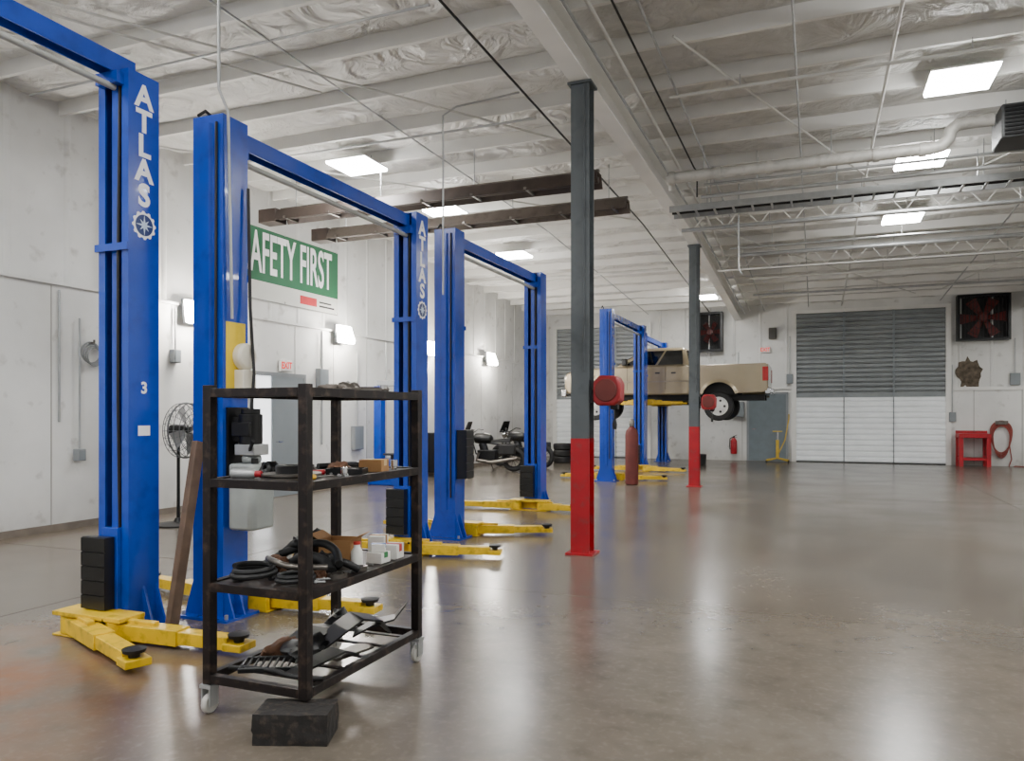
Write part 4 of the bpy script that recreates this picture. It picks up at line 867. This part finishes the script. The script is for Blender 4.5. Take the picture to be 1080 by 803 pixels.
t=thing('trash_can','black round trash can in front of the parked motorcycles','trash can',(-8.35,17.5,0))
MB().lathe([(0.2,0.0),(0.22,0.02),(0.27,0.75),(0.29,0.76),(0.29,0.8),(0.25,0.8),(0.2,0.05)],(0,0,0),(0,0,1)).build('can_body',black,t)
MB().lathe([(0.295,0.8),(0.295,0.83),(0.2,0.92),(0.05,0.95)],(0,0,0),(0,0,1)).build('lid',plastic,t)
for k in range(3):
    b=MB(); b.lathe([(0.2,0.0),(0.3,0.0),(0.33,0.04),(0.33,0.16),(0.3,0.2),(0.2,0.2),(0.19,0.1),(0.2,0.001)],(0,0,0),(0,0,1),28)
    put(b,'tire',black,(-7.2,22.3,0.2*k),('lowest black tire in the stack behind the motorcycle','middle black tire in the stack behind the motorcycle','topmost black tire in the stack behind the motorcycle')[k],'tire',0,0,'stacked tires')
t=thing('tool_chest','black drawer tool chest against left wall behind the lift posts','tool chest',(-8.6,16.6,0))
b=MB(); b.box(-0.3,0.3,-0.45,0.45,0.1,1.05); b.build('body',blackm,t,0.01)
boxes('drawer',plastic,t,[(0.3,0.315,-0.42,0.42,0.14+k*0.18,0.3+k*0.18) for k in range(5)])
boxes('caster',black,t,[(x-0.03,x+0.03,y-0.03,y+0.03,0,0.1) for x in (-0.24,0.24) for y in (-0.38,0.38)])

# ---------------------------------------------------------------- far wall things
def exhaust_fan(px0,px1,py0,py1,label):
    a=onY(px0,py0,YF); c=onY(px1,py1,YF); w=c.x-a.x; h=a.z-c.z; R=min(w,h)*0.44
    t=thing('exhaust_fan',label,'exhaust fan',((a.x+c.x)/2,YF,(a.z+c.z)/2))
    b=MB(); fw=0.07; y0,y1=-0.3,0.0
    b.box(-w/2,w/2,y0,y1,h/2-fw,h/2); b.box(-w/2,w/2,y0,y1,-h/2,-h/2+fw); b.box(-w/2,-w/2+fw,y0,y1,-h/2+fw,h/2-fw); b.box(w/2-fw,w/2,y0,y1,-h/2+fw,h/2-fw); b.build('frame',blackm,t)
    b=MB(); b.box(-w/2+fw,w/2-fw,-0.02,-0.005,-h/2+fw,h/2-fw); b.build('shutter',black,t)
    fr=M('fan_red','#601613',0.5)
    for k in range(6):
        al=2*PI*k/6; u=Vector((math.cos(al),0,math.sin(al))); v=Vector((-math.sin(al),0,math.cos(al))); n=Vector((0,1,0)); o0=Vector((0,-0.14,0))
        P=[o0+u*0.08-v*0.05-n*0.03,o0+u*0.08+v*0.05+n*0.03,o0+u*R+v*R*0.3+n*0.05,o0+u*R-v*R*0.22-n*0.05]
        MB().hexa(P+[p-n*0.006 for p in P]).build('fan_blade',fr,t)
    MB().cyl((0,-0.2,0),(0,-0.08,0),0.1).build('hub',fr,t)
    b=MB(); b.cyl((0,-0.08,0),(0,-0.03,0),0.12); b.box(-w/2+fw,w/2-fw,-0.07,-0.04,-0.03,0.03); b.build('motor',blackm,t)
    b=MB()
    for k in range(13):
        x=-w/2+fw+(w-2*fw)*(k+0.5)/13; b.cyl((x,-0.28,-h/2+fw),(x,-0.28,h/2-fw),0.009,n=6)
    for r in (0.3,0.6,0.9): b.ring((0,-0.285,0),(0,1,0),R*r,0.008,28,6)
    b.build('guard',blackm,t)
exhaust_fan(1008,1064,313,359,'large square exhaust fan with red blades, right of the big door')
exhaust_fan(737,763,331,371,'smaller exhaust fan with red blades above the pickup truck bed')
p=onY(1022,394,YF); b=MB(); pl=[]
for k in range(26):
    a=2*PI*k/26; r=0.3*(1+0.9*noise.noise((math.cos(a)*2.1,math.sin(a)*2.1,4)))
    pl.append((r*math.cos(a)*1.1,r*1.5*math.sin(a)))
b.prism(pl,-0.03,-0.026,'y'); put(b,'torn_patch',M('torn_insulation','#5d5346',0.9,0,0.6,9),(p.x,YF,p.z),'dark torn patch in the wall panel below the large fan','wall damage')
p=onY(815,352,YF)
b=MB(); b.box(-0.12,0.12,-0.12,-0.031,-0.18,0.18); put(b,'siren_horn',M('horn_dark','#4d4a44',0.6),(p.x,YF,p.z),'small dark wall box high above the far exit sign','electrical box',0,0.02)
p0=onY(1010,490,YF-0.5); p1=onY(1044,490,YF-0.5)
t=thing('red_workbench','red steel shop bench against the far wall right of door','workbench',((p0.x+p1.x)/2,YF-0.42,0)); w=(p1.x-p0.x)/2
b=MB(); b.box(-w,w,-0.3,0.3,0.82,0.94); b.build('bench_top',redp,t,0.01)
for sx in (-1,1):
    for sy in (-1,1):
        x,y=sx*(w-0.06),sy*0.24; b=MB(); b.box(x-0.055,x+0.055,y-0.05,y+0.05,0,0.82); b.build('leg',redp,t)
    x=sx*(w-0.06); MB().box(x-0.02,x+0.02,-0.19,0.19,0.3,0.8).build('side_panel',redp,t)
b=MB(); b.box(-w+0.05,w-0.05,-0.28,0.28,0.18,0.25); b.build('lower_shelf',redp,t)
b=MB(); b.box(-w,w,0.26,0.3,0.94,1.02); b.build('back_lip',redp,t)
p=onY(1056,455,YF-0.08); t=thing('air_hose_coil','reddish air hose coil hanging on the far wall','hose',(p.x,YF,p.z))
b=MB(); hm=M('hose_redbrown','#8a4038',0.6)
for k in range(6): b.tube([(math.cos(a)*(0.27-0.012*k),-0.07-0.015*(k%3),(0.3 if math.sin(a)>0 else 0.62)*math.sin(a)-0.03*k) for a in [2*PI*i/30 for i in range(30)]],0.016,6,True)
b.build('hose_loops',hm,t)
b=MB(); b.box(-0.16,0.16,-0.12,0,0.2,0.25); b.box(-0.16,0.16,-0.14,-0.12,0.2,0.3); b.build('hanger',steel,t)
b=MB(); b.tube([(0.2,-0.08,-0.4),(0.25,-0.1,-0.8),(0.15,-0.15,-1.1),(0.3,-0.3,-p.z+0.02),(0.6,-0.5,-p.z+0.02)],0.016,8); b.build('hose_tail',hm,t)
p=onY(774,470,YF-0.12); t=thing('fire_extinguisher','red fire extinguisher on wall left of the far grey door','fire extinguisher',(p.x,YF-0.13,p.z-0.28))
b=MB(); b.lathe([(0.02,0),(0.09,0.01),(0.1,0.05),(0.1,0.42),(0.06,0.5),(0.03,0.53)],(0,0,0),(0,0,1)); b.build('cylinder',redp,t)
b=MB(); b.box(-0.03,0.03,-0.02,0.02,0.53,0.58); b.bar((0,0,0.58),(0.1,0,0.62),0.02,0.015); b.bar((0,0,0.56),(0.1,0,0.55),0.02,0.012); b.build('valve_handle',blackm,t)
b=MB(); b.tube([(-0.03,0,0.55),(-0.12,0,0.5),(-0.13,0,0.3),(-0.12,0,0.15)],0.014); b.build('hose',black,t)
b=MB(); b.box(-0.05,0.05,0.1,0.13,0.1,0.45); b.build('wall_bracket',blackm,t)
p=onY(820,488,YF-0.7); t=thing('transmission_jack','thin yellow transmission jack with handle before the far grey door','jack',(p.x,YF-0.7,0))
yj=M('jack_yellow','#c9a83a',0.5,0,0.15,5)
b=MB()
for sx in (-1,1): b.bar((0,0,0.14),(sx*0.32,-0.28,0.07),0.05,0.04); b.bar((0,0,0.14),(sx*0.32,0.28,0.07),0.05,0.04)
b.build('leg_frame',yj,t)
for sx in (-1,1):
    for sy in (-1,1): MB().cyl((sx*0.32-0.015,sy*0.28,0.04),(sx*0.32+0.015,sy*0.28,0.04),0.04,n=14).build('caster',black,t)
MB().cyl((0,0,0.12),(0,0,0.7),0.05).build('cylinder',yj,t)
MB().cyl((0,0,0.7),(0,0,0.95),0.028).build('ram',chrome,t)
MB().box(-0.14,0.14,-0.1,0.1,0.95,0.98).build('saddle',yj,t)
MB().tube([(0.04,0,0.3),(0.22,0,0.7),(0.33,0.05,1.35),(0.33,0.05,1.5)],0.018).build('handle',yj,t)
def far_box(px,py,w,h,label,run=0):
    p=onY(px,py,YF); t=thing('wall_panel_box',label,'electrical box',(p.x,YF,p.z))
    MB().box(-w/2,w/2,-0.13,-0.026,-h/2,h/2).build('enclosure',grey,t,0.01)
    MB().box(-w/2+0.02,w/2-0.02,-0.138,-0.13,-h/2+0.02,h/2-0.02).build('cover',doorgrey,t)
    if run: MB().cyl((0,-0.07,h/2),(0,-0.07,h/2+run),0.016,n=8).build('conduit',galv,t)
far_box(779,432,0.35,0.5,'grey electrical panel on far wall left of grey door',1.6)
far_box(833,400,0.2,0.3,'small grey control box left of the big far door',1.2)
far_box(1004,440,0.18,0.28,'small grey control box right of the big far door',1.4)
far_box(1070,400,0.25,0.35,'grey electrical box at right edge above the hose coil',1.0)
def gas_cyl(x,y,label,m):
    t=thing('gas_cylinder',label,'gas cylinder',(x,y,0))
    b=MB(); b.lathe([(0.1,0),(0.14,0.02),(0.14,1.05),(0.12,1.15),(0.06,1.22),(0.04,1.24)],(0,0,0),(0,0,1)); b.build('tank',m,t)
    b=MB(); b.lathe([(0.04,1.24),(0.055,1.25),(0.055,1.35),(0.03,1.4),(0.001,1.405)],(0,0,0),(0,0,1),16); b.build('valve_cap',steel,t)
gas_cyl(-3.62,15.9,'dark red gas cylinder standing in front of the empty lift',redd)
b=MB(); b.lathe([(0.2,0),(0.22,0.3),(0.23,0.31),(0.19,0.32),(0.17,0.05)],(0,0,0),(0,0,1)); put(b,'drain_pan',plastic,(-3.2,22.9,0),'black round drain pan on the floor under the truck','drain pan')

# ---------------------------------------------------------------- light and camera
w=bpy.data.worlds.new('world'); SC.world=w; w.use_nodes=True
bg=w.node_tree.nodes['Background']; bg.inputs['Color'].default_value=(0.97,0.98,1.0,1); bg.inputs['Strength'].default_value=0.7
cd=bpy.data.cameras.new('camera'); cam=bpy.data.objects.new('camera',cd); COL.objects.link(cam)
cam.location=CAM; cam.rotation_euler=(PI/2,0,TH); cd.sensor_width=36; cd.lens=36*F/1080; cd.shift_y=(HY-401.5)/1080; cd.clip_start=0.05; cd.clip_end=200
SC.camera=cam
